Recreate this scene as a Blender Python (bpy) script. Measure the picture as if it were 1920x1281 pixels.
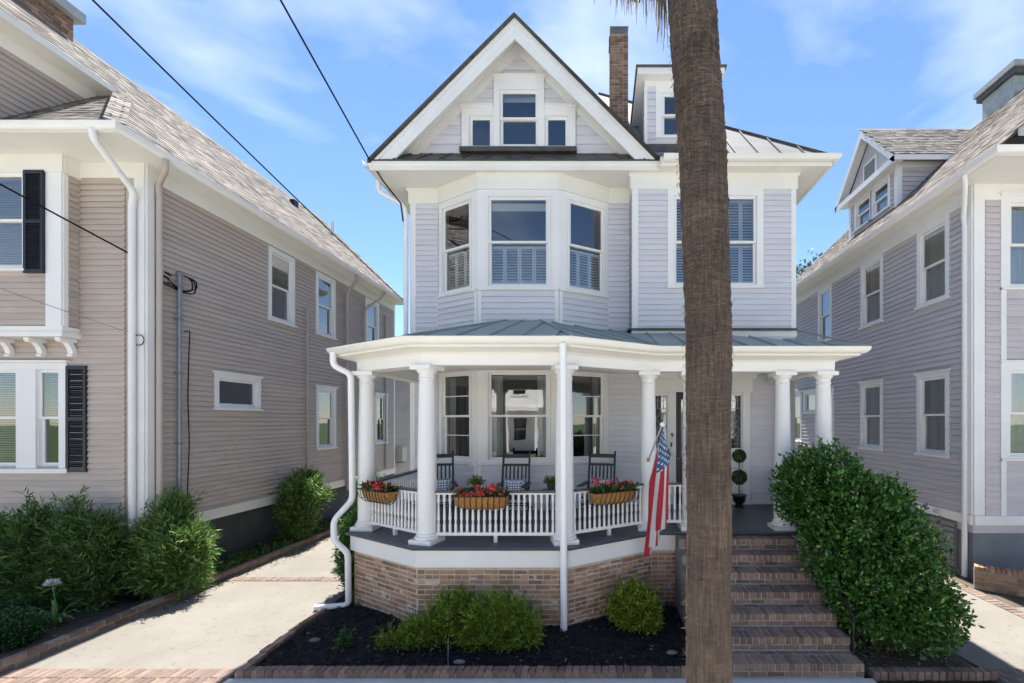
import bpy, bmesh, math, random
import numpy as np
from mathutils import Matrix, Vector
R = math.radians
for o in list(bpy.data.objects):
    bpy.data.objects.remove(o)
scn = bpy.context.scene
C = scn.collection
random.seed(7)
# ------------------------------------------------------------------ camera
cd = bpy.data.cameras.new('camera')
cam = bpy.data.objects.new('camera', cd); C.objects.link(cam)
cam.location = (0, 0, 3.02); cam.rotation_euler = (R(90), 0, 0)
cd.sensor_width = 36.0; cd.lens = 36.0*830/1920
cd.shift_x = -165/1920; cd.shift_y = 149.5/1920
cd.clip_start = 0.05; cd.clip_end = 3000
scn.camera = cam
# ------------------------------------------------------------------ sky and sun
SUN_EL, SUN_AZ = R(63), R(-5)          # behind the house, a little to the left
W = bpy.data.worlds.new('World'); scn.world = W; W.use_nodes = True
nt = W.node_tree; nt.nodes.clear()
def nd(t, typ, **k):
    n = t.nodes.new(typ)
    for a, b in k.items():
        if a.startswith('i_'):
            n.inputs[a[2:].replace('_', ' ')].default_value = b
        else: setattr(n, a, b)
    return n
out = nd(nt, 'ShaderNodeOutputWorld'); bg = nd(nt, 'ShaderNodeBackground')
sky = nd(nt, 'ShaderNodeTexSky', sky_type='NISHITA', sun_disc=False)
sky.sun_elevation = SUN_EL; sky.sun_rotation = SUN_AZ
sky.altitude = 0; sky.air_density = 1.0; sky.dust_density = 0.0; sky.ozone_density = 6.0
tc = nd(nt, 'ShaderNodeTexCoord'); mp = nd(nt, 'ShaderNodeMapping')
mp.inputs['Scale'].default_value = (1.0, 1.0, 2.6); mp.inputs['Location'].default_value = (3.1, 0.7, 0.35)
nz = nd(nt, 'ShaderNodeTexNoise', i_Scale=2.3, i_Detail=6.0, i_Roughness=0.5, i_Distortion=0.25)
rp = nd(nt, 'ShaderNodeValToRGB')
rp.color_ramp.elements[0].position = 0.50; rp.color_ramp.elements[0].color = (0, 0, 0, 1)
rp.color_ramp.elements[1].position = 0.92; rp.color_ramp.elements[1].color = (0.8, 0.8, 0.8, 1)
mx = nd(nt, 'ShaderNodeMix', data_type='RGBA')
mx.inputs['B'].default_value = (7.0, 7.3, 7.8, 1)
L = nt.links.new
L(tc.outputs['Generated'], mp.inputs['Vector']); L(mp.outputs['Vector'], nz.inputs['Vector'])
L(nz.outputs['Fac'], rp.inputs['Fac']); L(rp.outputs['Color'], mx.inputs['Factor'])
L(sky.outputs['Color'], mx.inputs['A']); L(mx.outputs['Result'], bg.inputs['Color'])
bg.inputs['Strength'].default_value = 0.064
L(bg.outputs['Background'], out.inputs['Surface'])
sl = bpy.data.lights.new('sun', 'SUN'); sl.energy = 4.4; sl.angle = R(0.55); sl.color = (1.0, 0.95, 0.87)
sun = bpy.data.objects.new('sun', sl); C.objects.link(sun)
sd = Vector((math.sin(SUN_AZ)*math.cos(SUN_EL), math.cos(SUN_AZ)*math.cos(SUN_EL), math.sin(SUN_EL)))
sun.rotation_euler = sd.to_track_quat('Z', 'Y').to_euler(); sun.location = (0, 30, 40)
scn.view_settings.view_transform = 'Standard'; scn.view_settings.look = 'None'
scn.view_settings.exposure = 1.8; scn.view_settings.gamma = 1.0
scn.view_settings.use_curve_mapping = False
scn.render.engine = 'CYCLES'
scn.cycles.max_bounces = 8; scn.cycles.transparent_max_bounces = 12
# ------------------------------------------------------------------ materials
MT = {}
def mat(name, col, rough=0.6, var=0.08, scale=6.0, bump=0.0, bscale=60.0, metal=0.0, rnd=0.0, col2=None,
        spec=0.4, stretch=(1, 1, 1), trans=0.0, detail=5.0, hue=0.0, crack=0):
    m = bpy.data.materials.new(name); m.use_nodes = True; MT[name] = m
    t = m.node_tree; p = t.nodes['Principled BSDF']; o = t.nodes['Material Output']
    p.inputs['Roughness'].default_value = rough; p.inputs['Metallic'].default_value = metal
    p.inputs['Specular IOR Level'].default_value = spec
    tc = nd(t, 'ShaderNodeTexCoord'); mp = nd(t, 'ShaderNodeMapping'); mp.inputs['Scale'].default_value = stretch
    geo = nd(t, 'ShaderNodeNewGeometry')
    t.links.new(geo.outputs['Position'], mp.inputs['Vector'])
    nz = nd(t, 'ShaderNodeTexNoise', i_Scale=scale, i_Detail=detail, i_Roughness=0.6)
    t.links.new(mp.outputs['Vector'], nz.inputs['Vector'])
    mr = nd(t, 'ShaderNodeMapRange'); mr.inputs['From Min'].default_value = 0.25; mr.inputs['From Max'].default_value = 0.75
    mr.clamp = True
    t.links.new(nz.outputs['Fac'], mr.inputs['Value'])
    mx = nd(t, 'ShaderNodeMix', data_type='RGBA')
    if col2 is None:
        a = tuple(c*(1-var) for c in col); b = tuple(min(1, c*(1+var)) for c in col)
    else: a, b = col, col2
    mx.inputs['A'].default_value = (*a, 1); mx.inputs['B'].default_value = (*b, 1)
    t.links.new(mr.outputs['Result'], mx.inputs['Factor'])
    last = mx.outputs['Result']
    if crack:                                    # hairline cracks and small dark spots
        dn = nd(t, 'ShaderNodeTexNoise', i_Scale=2.0, i_Detail=5.0); t.links.new(geo.outputs['Position'], dn.inputs['Vector'])
        va = nd(t, 'ShaderNodeVectorMath', operation='MULTIPLY_ADD'); va.inputs[1].default_value = (.8, .8, .8)
        t.links.new(dn.outputs['Color'], va.inputs[0]); t.links.new(geo.outputs['Position'], va.inputs[2])
        vo = nd(t, 'ShaderNodeTexVoronoi', feature='DISTANCE_TO_EDGE'); vo.inputs['Scale'].default_value = .55; t.links.new(va.outputs[0], vo.inputs['Vector'])
        cr = nd(t, 'ShaderNodeMapRange'); cr.inputs['From Max'].default_value = .006; cr.inputs['To Min'].default_value = .85; cr.clamp = True; t.links.new(vo.outputs['Distance'], cr.inputs['Value'])
        sn = nd(t, 'ShaderNodeTexNoise', i_Scale=11.0, i_Detail=6.0); t.links.new(geo.outputs['Position'], sn.inputs['Vector'])
        sp = nd(t, 'ShaderNodeMapRange'); sp.inputs['From Min'].default_value = .30; sp.inputs['From Max'].default_value = .42; sp.inputs['To Min'].default_value = .78; sp.clamp = True; t.links.new(sn.outputs['Fac'], sp.inputs['Value'])
        mm = nd(t, 'ShaderNodeMath', operation='MULTIPLY'); t.links.new(cr.outputs['Result'], mm.inputs[0]); t.links.new(sp.outputs['Result'], mm.inputs[1])
        hv = nd(t, 'ShaderNodeHueSaturation'); t.links.new(last, hv.inputs['Color']); t.links.new(mm.outputs[0], hv.inputs['Value']); last = hv.outputs['Color']
    if rnd > 0:
        oi = nd(t, 'ShaderNodeObjectInfo')
        ad = nd(t, 'ShaderNodeMath', operation='ADD'); t.links.new(oi.outputs['Random'], ad.inputs[0])
        t.links.new(geo.outputs['Random Per Island'], ad.inputs[1])
        fr = nd(t, 'ShaderNodeMath', operation='FRACT'); t.links.new(ad.outputs[0], fr.inputs[0])
        m2 = nd(t, 'ShaderNodeMapRange'); m2.inputs['To Min'].default_value = 1-rnd; m2.inputs['To Max'].default_value = 1+rnd
        t.links.new(fr.outputs[0], m2.inputs['Value'])
        hs = nd(t, 'ShaderNodeHueSaturation'); t.links.new(last, hs.inputs['Color'])
        t.links.new(m2.outputs['Result'], hs.inputs['Value'])
        if hue > 0:
            f7 = nd(t, 'ShaderNodeMath', operation='MULTIPLY'); f7.inputs[1].default_value = 7.31
            t.links.new(fr.outputs[0], f7.inputs[0])
            f8 = nd(t, 'ShaderNodeMath', operation='FRACT'); t.links.new(f7.outputs[0], f8.inputs[0])
            m3 = nd(t, 'ShaderNodeMapRange'); m3.inputs['To Min'].default_value = 0.5-hue; m3.inputs['To Max'].default_value = 0.5+hue
            t.links.new(f8.outputs[0], m3.inputs['Value']); t.links.new(m3.outputs['Result'], hs.inputs['Hue'])
        last = hs.outputs['Color']
    t.links.new(last, p.inputs['Base Color'])
    if bump > 0:
        n2 = nd(t, 'ShaderNodeTexNoise', i_Scale=bscale, i_Detail=4.0)
        t.links.new(mp.outputs['Vector'], n2.inputs['Vector'])
        bp = nd(t, 'ShaderNodeBump'); bp.inputs['Strength'].default_value = bump; bp.inputs['Distance'].default_value = 0.01
        t.links.new(n2.outputs['Fac'], bp.inputs['Height']); t.links.new(bp.outputs['Normal'], p.inputs['Normal'])
    if trans > 0:
        tr = nd(t, 'ShaderNodeBsdfTranslucent'); ms = nd(t, 'ShaderNodeMixShader'); ms.inputs[0].default_value = trans
        t.links.new(last, tr.inputs['Color']); t.links.new(p.outputs[0], ms.inputs[1]); t.links.new(tr.outputs[0], ms.inputs[2])
        t.links.new(ms.outputs[0], o.inputs['Surface'])
    return m
mat('white', (.69, .68, .66), .5, .08, .9, .10, 40, col2=(.79, .785, .77), detail=10)
mat('cream', (.69, .67, .61), .5, .08, .8, .10, 40, col2=(.78, .765, .71), detail=10)
mat('lavender', (.61, .605, .64), .55, .07, 1.2, .12, 30, rnd=.035, stretch=(1, 1, 6))
mat('taupe', (.465, .39, .335), .6, .10, 1.1, .15, 30, rnd=.04, stretch=(1, 1, 6))
mat('mauve', (.51, .465, .475), .6, .10, 1.1, .15, 30, rnd=.04, stretch=(1, 1, 6))
mat('taupe_trim', (.42, .355, .31), .55, .05, 3)
mat('slate', (.060, .070, .082), .45, .2, 5, .08, 50)
mat('deckgrey', (.085, .095, .108), .42, .18, 7, .08, 60)
mat('black', (.012, .013, .015), .38, .15, 8)
mat('shutter_black', (.012, .014, .020), .45, .15, 8)
mat('iron', (.010, .010, .011), .45, .1, 8)
mat('brick', (.275, .150, .090), .85, .25, 9, .5, 70, rnd=.34, col2=(.40, .255, .165), hue=.012)
mat('brick_dark', (.155, .098, .076), .85, .25, 9, .5, 70, rnd=.34, col2=(.255, .175, .138), hue=.012)
mat('brick_pave', (.125, .084, .068), .85, .25, 9, .4, 70, rnd=.25, col2=(.18, .135, .112), hue=.01)
mat('brick_chimney', (.16, .095, .065), .85, .3, 12, .5, 60, rnd=.40, col2=(.30, .19, .13), hue=.015)
mat('mortar', (.50, .45, .38), .95, .2, 14, .5, 90)
mat('mortar_light', (.26, .24, .21), .95, .2, 14, .5, 90)
mat('mortar_step', (.40, .37, .33), .95, .25, 14, .5, 90)
mat('stucco', (.13, .135, .12), .95, .4, 8, .8, 30, col2=(.24, .22, .19))
mat('concrete', (.140, .128, .112), .9, .10, .9, .25, 60, col2=(.190, .177, .158), detail=12, crack=1)
mat('sidewalk', (.46, .445, .41), .9, .12, 2.0, .3, 60, col2=(.55, .535, .50), detail=9)
mat('street_bounce', (.46, .44, .41), .9, .12, 2, .4, 120, col2=(.54, .52, .485))  # unseen street kept pale to bounce sunlight onto the shaded house fronts
mat('soil', (.055, .043, .034), .95, .35, 9, .9, 40, col2=(.11, .088, .07))
mat('mulch', (.007, .007, .008), .85, .4, 25, .9, 60)
mat('mulch_chip', (.010, .010, .011), .7, .4, 25, .4, 90, rnd=.75)
mat('lawn', (.05, .085, .025), .95, .3, 3, .5, 60)
mat('roof_green', (.26, .30, .275), .5, .18, 1.5, .05, 25, metal=.05, col2=(.34, .38, .355))
mat('roof_silver', (.21, .215, .22), .85, .15, 2.0, .05, 25, spec=.15)
mat('roof_seam_dark', (.15, .15, .15), .5, .1, 4, metal=.2)
mat('roof_brown', (.060, .048, .040), .5, .3, 4, .1, 30, metal=.2, col2=(.11, .10, .090))
mat('shingle', (.175, .158, .146), .95, .25, 30, .5, 120, rnd=.5, hue=.015)
mat('shingle_base', (.10, .09, .083), .95, .2, 20, .5, 120)
mat('foundation_dark', (.048, .056, .055), .7, .3, 3, .4, 25)
mat('foundation_grey', (.165, .18, .19), .8, .12, 3, .3, 25)
mat('vent_grey', (.20, .205, .205), .7, .12, 3)
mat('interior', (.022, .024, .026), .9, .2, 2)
mat('curtain', (.46, .47, .46), .9, .08, 4)
mat('blind', (.62, .62, .58), .6, .05, 5)
mat('shutter_white', (.55, .58, .60), .5, .05, 5)
mat('pvc', (.80, .80, .80), .35, .03, 3)
mat('galv', (.22, .24, .27), .45, .12, 8, metal=.5)
mat('capgrey', (.34, .36, .36), .7, .2, 6, .3, 30)
mat('cable', (.012, .012, .013), .95, .1, 8, spec=.05)
mat('cable_grey', (.20, .195, .18), .6, .1, 8)
mat('brass', (.55, .38, .12), .3, .1, 8, metal=1)
mat('chrome', (.55, .55, .56), .4, .05, 8, metal=.3)
mat('lead', (.30, .31, .32), .4, .1, 8, metal=.6)
mat('coir', (.26, .125, .035), .95, .35, 25, .9, 120, col2=(.38, .20, .065))
mat('petal', (.62, .085, .07), .6, .15, 30, rnd=.5, hue=.02, trans=.3)
mat('petal_white', (.72, .70, .68), .6, .1, 30, rnd=.12, trans=.3)
mat('leaf_hedge', (.034, .100, .016), .32, .3, 5, rnd=.6, hue=.04, col2=(.075, .175, .028), trans=.28, spec=.5)
mat('leaf_front', (.085, .165, .016), .45, .3, 5, rnd=.5, hue=.035, col2=(.18, .26, .028), trans=.30)
mat('leaf_yellow', (.14, .20, .014), .45, .3, 5, rnd=.5, hue=.035, col2=(.27, .32, .032), trans=.30)
mat('leaf_podo', (.07, .145, .032), .4, .3, 4, rnd=.6, hue=.03, col2=(.14, .235, .052), trans=.3)
mat('leaf_podo_dark', (.05, .11, .027), .4, .3, 4, rnd=.6, hue=.03, col2=(.10, .18, .042), trans=.3)
mat('leaf_box', (.030, .085, .022), .45, .3, 6, rnd=.45, hue=.02, col2=(.05, .12, .035), trans=.25)
mat('leaf_topiary', (.030, .085, .010), .5, .3, 6, rnd=.45, hue=.02, col2=(.055, .12, .015), trans=.2)
mat('leaf_far', (.045, .085, .03), .5, .3, 2, rnd=.4, hue=.02, trans=.3)
mat('agapanthus', (.17, .30, .08), .4, .2, 5, rnd=.3, trans=.3)
mat('bark', (.10, .065, .042), .95, .4, 20, .8, 60, col2=(.17, .12, .08))
mat('dead_frond', (.15, .115, .065), .85, .3, 10, rnd=.5, col2=(.24, .19, .115), trans=.25)
mat('frond', (.06, .10, .035), .5, .3, 5, rnd=.3, trans=.3)
mat('stone_light', (.16, .16, .155), .7, .2, 10)
mat('rubber', (.015, .016, .02), .4, .1, 10)
mat('ac_body', (.50, .49, .46), .5, .05, 5)

def glass(name, tint=(.86, .90, .90), base=.13, gcol=(1, 1, 1)):
    m = bpy.data.materials.new(name); m.use_nodes = True; MT[name] = m
    t = m.node_tree; t.nodes.clear()
    o = nd(t, 'ShaderNodeOutputMaterial'); f = nd(t, 'ShaderNodeFresnel', i_IOR=1.6)
    a = nd(t, 'ShaderNodeMath', operation='ADD', use_clamp=True); a.inputs[1].default_value = base
    t.links.new(f.outputs[0], a.inputs[0])
    tr = nd(t, 'ShaderNodeBsdfTransparent'); tr.inputs[0].default_value = (*tint, 1)
    g = nd(t, 'ShaderNodeBsdfGlossy'); g.inputs['Roughness'].default_value = .015; g.inputs['Color'].default_value = (*gcol, 1)
    nz = nd(t, 'ShaderNodeTexNoise', i_Scale=2.2, i_Detail=1.0); geo = nd(t, 'ShaderNodeNewGeometry')
    t.links.new(geo.outputs['Position'], nz.inputs['Vector'])
    bp = nd(t, 'ShaderNodeBump'); bp.inputs['Strength'].default_value = .03; bp.inputs['Distance'].default_value = .03
    t.links.new(nz.outputs['Fac'], bp.inputs['Height']); t.links.new(bp.outputs['Normal'], g.inputs['Normal'])
    ms = nd(t, 'ShaderNodeMixShader'); t.links.new(a.outputs[0], ms.inputs[0])
    t.links.new(tr.outputs[0], ms.inputs[1]); t.links.new(g.outputs[0], ms.inputs[2]); t.links.new(ms.outputs[0], o.inputs[0])
glass('glass'); 

def trunk_material():
    m = bpy.data.materials.new('palm_bark'); m.use_nodes = True; MT['palm_bark'] = m
    t = m.node_tree; p = t.nodes['Principled BSDF']; p.inputs['Roughness'].default_value = .95
    geo = nd(t, 'ShaderNodeNewGeometry')
    m1 = nd(t, 'ShaderNodeMapping'); m1.inputs['Scale'].default_value = (6, 6, 38)
    m2 = nd(t, 'ShaderNodeMapping'); m2.inputs['Scale'].default_value = (48, 48, 4)
    n1 = nd(t, 'ShaderNodeTexNoise', i_Scale=1.0, i_Detail=8.0, i_Distortion=1.6); n2 = nd(t, 'ShaderNodeTexNoise', i_Scale=1.0, i_Detail=5.0)
    n3 = nd(t, 'ShaderNodeTexNoise', i_Scale=2.2, i_Detail=3.0)
    for mm, n in ((m1, n1), (m2, n2)):
        t.links.new(geo.outputs['Position'], mm.inputs['Vector']); t.links.new(mm.outputs['Vector'], n.inputs['Vector'])
    t.links.new(geo.outputs['Position'], n3.inputs['Vector'])
    sz = nd(t, 'ShaderNodeSeparateXYZ'); t.links.new(geo.outputs['Position'], sz.inputs[0])
    wz = nd(t, 'ShaderNodeMapRange'); wz.inputs['From Min'].default_value = 1.2; wz.inputs['From Max'].default_value = 5.5; wz.inputs['To Min'].default_value = .5; wz.inputs['To Max'].default_value = 1.25
    t.links.new(sz.outputs[2], wz.inputs['Value'])                     # leaf-scar rings show more towards the top
    c1 = nd(t, 'ShaderNodeMath', operation='SUBTRACT'); c1.inputs[1].default_value = .5; t.links.new(n1.outputs['Fac'], c1.inputs[0])
    c2 = nd(t, 'ShaderNodeMath', operation='MULTIPLY_ADD'); c2.inputs[2].default_value = .5; t.links.new(c1.outputs[0], c2.inputs[0]); t.links.new(wz.outputs['Result'], c2.inputs[1])
    ad = nd(t, 'ShaderNodeMath', operation='ADD'); t.links.new(c2.outputs[0], ad.inputs[0]); t.links.new(n2.outputs['Fac'], ad.inputs[1])
    a2 = nd(t, 'ShaderNodeMath', operation='MULTIPLY_ADD'); a2.inputs[1].default_value = .6
    t.links.new(n3.outputs['Fac'], a2.inputs[0]); t.links.new(ad.outputs[0], a2.inputs[2])
    r = nd(t, 'ShaderNodeValToRGB'); t.links.new(a2.outputs[0], r.inputs['Fac'])
    e = r.color_ramp.elements
    mr = nd(t, 'ShaderNodeMapRange'); mr.inputs['From Min'].default_value = .8; mr.inputs['From Max'].default_value = 1.8
    t.links.new(a2.outputs[0], mr.inputs['Value']); t.links.new(mr.outputs['Result'], r.inputs['Fac'])
    e[0].position = .12; e[0].color = (.030, .021, .016, 1); e[1].position = .9; e[1].color = (.17, .125, .088, 1)
    x = e.new(.5); x.color = (.085, .060, .043, 1)
    m4 = nd(t, 'ShaderNodeMapping'); m4.inputs['Scale'].default_value = (19, 19, 40); dn = nd(t, 'ShaderNodeTexNoise', i_Scale=9.0, i_Detail=5.0)
    t.links.new(geo.outputs['Position'], dn.inputs['Vector']); va = nd(t, 'ShaderNodeVectorMath', operation='MULTIPLY_ADD'); va.inputs[1].default_value = (.16, .16, .10)
    t.links.new(dn.outputs['Color'], va.inputs[0]); t.links.new(geo.outputs['Position'], va.inputs[2]); t.links.new(va.outputs[0], m4.inputs['Vector'])
    vo = nd(t, 'ShaderNodeTexVoronoi', feature='DISTANCE_TO_EDGE'); vo.inputs['Scale'].default_value = 1.0; t.links.new(m4.outputs['Vector'], vo.inputs['Vector'])
    cr = nd(t, 'ShaderNodeMapRange'); cr.inputs['From Max'].default_value = .10; cr.clamp = True; t.links.new(vo.outputs['Distance'], cr.inputs['Value'])
    wc = nd(t, 'ShaderNodeMapRange'); wc.inputs['From Min'].default_value = 1.5; wc.inputs['From Max'].default_value = 5.0; wc.inputs['To Min'].default_value = .86; wc.inputs['To Max'].default_value = .62
    t.links.new(sz.outputs[2], wc.inputs['Value']); t.links.new(wc.outputs['Result'], cr.inputs['To Min'])
    hv = nd(t, 'ShaderNodeHueSaturation'); t.links.new(r.outputs['Color'], hv.inputs['Color']); t.links.new(cr.outputs['Result'], hv.inputs['Value'])
    t.links.new(hv.outputs['Color'], p.inputs['Base Color'])
    hh = nd(t, 'ShaderNodeMath', operation='ADD'); t.links.new(ad.outputs[0], hh.inputs[0]); t.links.new(cr.outputs['Result'], hh.inputs[1])
    bp = nd(t, 'ShaderNodeBump'); bp.inputs['Strength'].default_value = .8; bp.inputs['Distance'].default_value = .02
    t.links.new(hh.outputs[0], bp.inputs['Height']); t.links.new(bp.outputs['Normal'], p.inputs['Normal'])
trunk_material()

def pillow_material():
    m = bpy.data.materials.new('pillow'); m.use_nodes = True; MT['pillow'] = m
    t = m.node_tree; p = t.nodes['Principled BSDF']; p.inputs['Roughness'].default_value = .9
    uv = nd(t, 'ShaderNodeTexCoord'); mp = nd(t, 'ShaderNodeMapping'); mp.inputs['Scale'].default_value = (30, 30, 30)
    mp.inputs['Rotation'].default_value = (0, R(45), 0)
    ck = nd(t, 'ShaderNodeTexChecker'); ck.inputs['Scale'].default_value = 1.0
    ck.inputs['Color1'].default_value = (.72, .73, .76, 1); ck.inputs['Color2'].default_value = (.09, .13, .26, 1)
    t.links.new(uv.outputs['Object'], mp.inputs['Vector']); t.links.new(mp.outputs['Vector'], ck.inputs['Vector'])
    t.links.new(ck.outputs['Color'], p.inputs['Base Color'])
pillow_material()

def flag_material():
    m = bpy.data.materials.new('flag_cloth'); m.use_nodes = True; MT['flag_cloth'] = m
    t = m.node_tree; p = t.nodes['Principled BSDF']; p.inputs['Roughness'].default_value = .8
    uv = nd(t, 'ShaderNodeUVMap'); uv.uv_map = 'UVMap'; sp = nd(t, 'ShaderNodeSeparateXYZ')
    t.links.new(uv.outputs['UV'], sp.inputs[0])
    def M(op, a, b=None, c=None):
        n = nd(t, 'ShaderNodeMath', operation=op)
        for i, q in enumerate((a, b, c)):
            if q is None: continue
            if isinstance(q, (int, float)): n.inputs[i].default_value = q
            else: t.links.new(q, n.inputs[i])
        return n.outputs[0]
    u, v = sp.outputs[0], sp.outputs[1]
    st = M('LESS_THAN', M('FRACT', M('MULTIPLY', v, 6.5)), .5)             # 1 = red
    can = M('MULTIPLY', M('LESS_THAN', u, .40), M('LESS_THAN', v, 7/13))
    def dots(ou, ov):
        a = M('SUBTRACT', M('FRACT', M('ADD', M('MULTIPLY', u, 6/.40), ou)), .5)
        b = M('SUBTRACT', M('FRACT', M('ADD', M('MULTIPLY', v, 5*13/7), ov)), .5)
        return M('LESS_THAN', M('ADD', M('MULTIPLY', a, a), M('MULTIPLY', b, b)), 0.034)
    star = M('MAXIMUM', dots(0, 0), dots(.5, .5))
    m1 = nd(t, 'ShaderNodeMix', data_type='RGBA'); m1.inputs['A'].default_value = (.72, .70, .68, 1); m1.inputs['B'].default_value = (.50, .035, .05, 1)
    t.links.new(st, m1.inputs['Factor'])
    m2 = nd(t, 'ShaderNodeMix', data_type='RGBA'); m2.inputs['A'].default_value = (.055, .13, .30, 1); m2.inputs['B'].default_value = (.75, .75, .75, 1)
    t.links.new(star, m2.inputs['Factor'])
    m3 = nd(t, 'ShaderNodeMix', data_type='RGBA'); t.links.new(can, m3.inputs['Factor'])
    t.links.new(m1.outputs['Result'], m3.inputs['A']); t.links.new(m2.outputs['Result'], m3.inputs['B'])
    t.links.new(m3.outputs['Result'], p.inputs['Base Color'])
    tr = nd(t, 'ShaderNodeBsdfTranslucent'); ms = nd(t, 'ShaderNodeMixShader'); ms.inputs[0].default_value = .35
    t.links.new(m3.outputs['Result'], tr.inputs['Color']); t.links.new(p.outputs[0], ms.inputs[1]); t.links.new(tr.outputs[0], ms.inputs[2])
    t.links.new(ms.outputs[0], t.nodes['Material Output'].inputs['Surface'])
flag_material()

# ------------------------------------------------------------------ mesh helpers
class Frame:
    """a vertical wall plane from plan point a to b; outward is to the right hand when walking a to b"""
    def __init__(s, a, b):
        s.a = Vector((a[0], a[1])); d = Vector((b[0], b[1])) - s.a
        s.len = d.length; s.d = d.normalized(); s.n = Vector((s.d.y, -s.d.x))
    def p(s, t, o, z):
        q = s.a + s.d*t + s.n*o
        return (q.x, q.y, z)
    def mat(s, t, o, z, ln, sc_o=1.0, sc_z=1.0):       # local x runs against d so the frame stays right-handed
        q = s.a + s.d*(t+ln) + s.n*o
        return Matrix(((-s.d.x*ln, s.n.x*sc_o, 0, q.x), (-s.d.y*ln, s.n.y*sc_o, 0, q.y), (0, 0, sc_z, z), (0, 0, 0, 1)))
class MB:
    def __init__(s): s.v = []; s.f = []
    def add(s, vs, fs):
        b = len(s.v); s.v += [tuple(q) for q in vs]; s.f += [tuple(b+i for i in f) for f in fs]; return s
    def poly(s, pts): return s.add(pts, [range(len(pts))])
    def hexa(s, p): return s.add(p, [(3, 2, 1, 0), (4, 5, 6, 7), (0, 1, 5, 4), (1, 2, 6, 5), (2, 3, 7, 6), (3, 0, 4, 7)])
    def box(s, x0, x1, y0, y1, z0, z1):
        return s.hexa([(x0, y0, z0), (x1, y0, z0), (x1, y1, z0), (x0, y1, z0), (x0, y0, z1), (x1, y0, z1), (x1, y1, z1), (x0, y1, z1)])
    def fbox(s, F, s0, s1, o0, o1, z0, z1):
        return s.hexa([F.p(s0, o0, z0), F.p(s1, o0, z0), F.p(s1, o1, z0), F.p(s0, o1, z0), F.p(s0, o0, z1), F.p(s1, o0, z1), F.p(s1, o1, z1), F.p(s0, o1, z1)])
    def bar(s, p, q, w, h, up=(0, 0, 1)):
        p, q = Vector(p), Vector(q); d = (q-p).normalized(); x = d.cross(Vector(up)).normalized()*w/2; y = x.cross(d).normalized()*h/2
        return s.hexa([p-x-y, p+x-y, p+x+y, p-x+y, q-x-y, q+x-y, q+x+y, q-x+y])
    def prism(s, pts, vec):
        n = len(pts); vec = Vector(vec); top = [Vector(q)+vec for q in pts]
        return s.add([Vector(q) for q in pts]+top, [tuple(range(n))[::-1], tuple(range(n, 2*n))]+[(i, (i+1) % n, n+(i+1) % n, n+i) for i in range(n)])
    def tube(s, pts, r, n=8, caps=True):
        pts = [Vector(q) for q in pts]; m = len(pts)
        rs = r if isinstance(r, (list, tuple)) else [r]*m
        vs = []; ref = None
        for i, q in enumerate(pts):
            d = (pts[min(i+1, m-1)]-pts[max(i-1, 0)]).normalized()
            if ref is None: ref = Vector((0, 0, 1)) if abs(d.z) < .9 else Vector((1, 0, 0))
            x = d.cross(ref).normalized(); y = x.cross(d).normalized(); ref = y
            for k in range(n):
                a = 2*math.pi*k/n; vs.append(q+x*math.cos(a)*rs[i]+y*math.sin(a)*rs[i])
        fs = [(i*n+k, i*n+(k+1) % n, (i+1)*n+(k+1) % n, (i+1)*n+k) for i in range(m-1) for k in range(n)]
        if caps: fs += [tuple(range(n))[::-1], tuple(range((m-1)*n, m*n))]
        return s.add(vs, fs)
    def lathe(s, prof, c=(0, 0, 0), n=16, ph=0.0):
        vs = [(c[0]+r*math.cos(2*math.pi*k/n+ph), c[1]+r*math.sin(2*math.pi*k/n+ph), c[2]+z) for r, z in prof for k in range(n)]
        m = len(prof)
        fs = [(i*n+k, i*n+(k+1) % n, (i+1)*n+(k+1) % n, (i+1)*n+k) for i in range(m-1) for k in range(n)]
        return s.add(vs, fs+[tuple(range(n))[::-1], tuple(range((m-1)*n, m*n))])
    def sweep(s, poly, prof):
        """profile (outward, z) swept along a plan polyline with mitred corners"""
        rows = [[(q.x, q.y, z) for q in offset(poly, o)] for o, z in prof]
        n = len(poly); m = len(prof)
        vs = [rows[j][i] for i in range(n) for j in range(m)]
        fs = [(i*m+j, i*m+(j+1) % m, (i+1)*m+(j+1) % m, (i+1)*m+j) for i in range(n-1) for j in range(m)]
        return s.add(vs, fs+[tuple(range(m))[::-1], tuple(range((n-1)*m, n*m))])
    def build(s, name, m, parent=None, smooth=None, kind=None, fix=True):
        me = bpy.data.meshes.new(name); me.from_pydata(s.v, [], s.f)
        if fix:
            bm = bmesh.new(); bm.from_mesh(me); bmesh.ops.recalc_face_normals(bm, faces=bm.faces); bm.to_mesh(me); bm.free()
        me.materials.append(MT[m])
        if smooth:
            me.shade_smooth(); me.set_sharp_from_angle(angle=R(smooth))
        return link(name, me, parent, kind)
def offset(poly, o):
    P = [Vector(q[:2]) for q in poly]; res = []
    for i, q in enumerate(P):
        ns = []
        if i > 0: d = (q-P[i-1]).normalized(); ns.append(Vector((d.y, -d.x)))
        if i < len(P)-1: d = (P[i+1]-q).normalized(); ns.append(Vector((d.y, -d.x)))
        if len(ns) == 1: res.append(q+ns[0]*o)
        else:
            b = (ns[0]+ns[1]).normalized(); res.append(q+b*(o/max(.25, b.dot(ns[0]))))
    return res
WORLD = {}
def link(name, me, parent=None, kind=None, M=None):
    o = bpy.data.objects.new(name, me); C.objects.link(o)
    if parent is not None:
        o.parent = parent
        if parent.get('_w'): o.matrix_parent_inverse = Matrix.Translation(-Vector(parent.location))
    if M is not None: o.matrix_basis = M
    if kind: o['kind'] = kind
    return o
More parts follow.
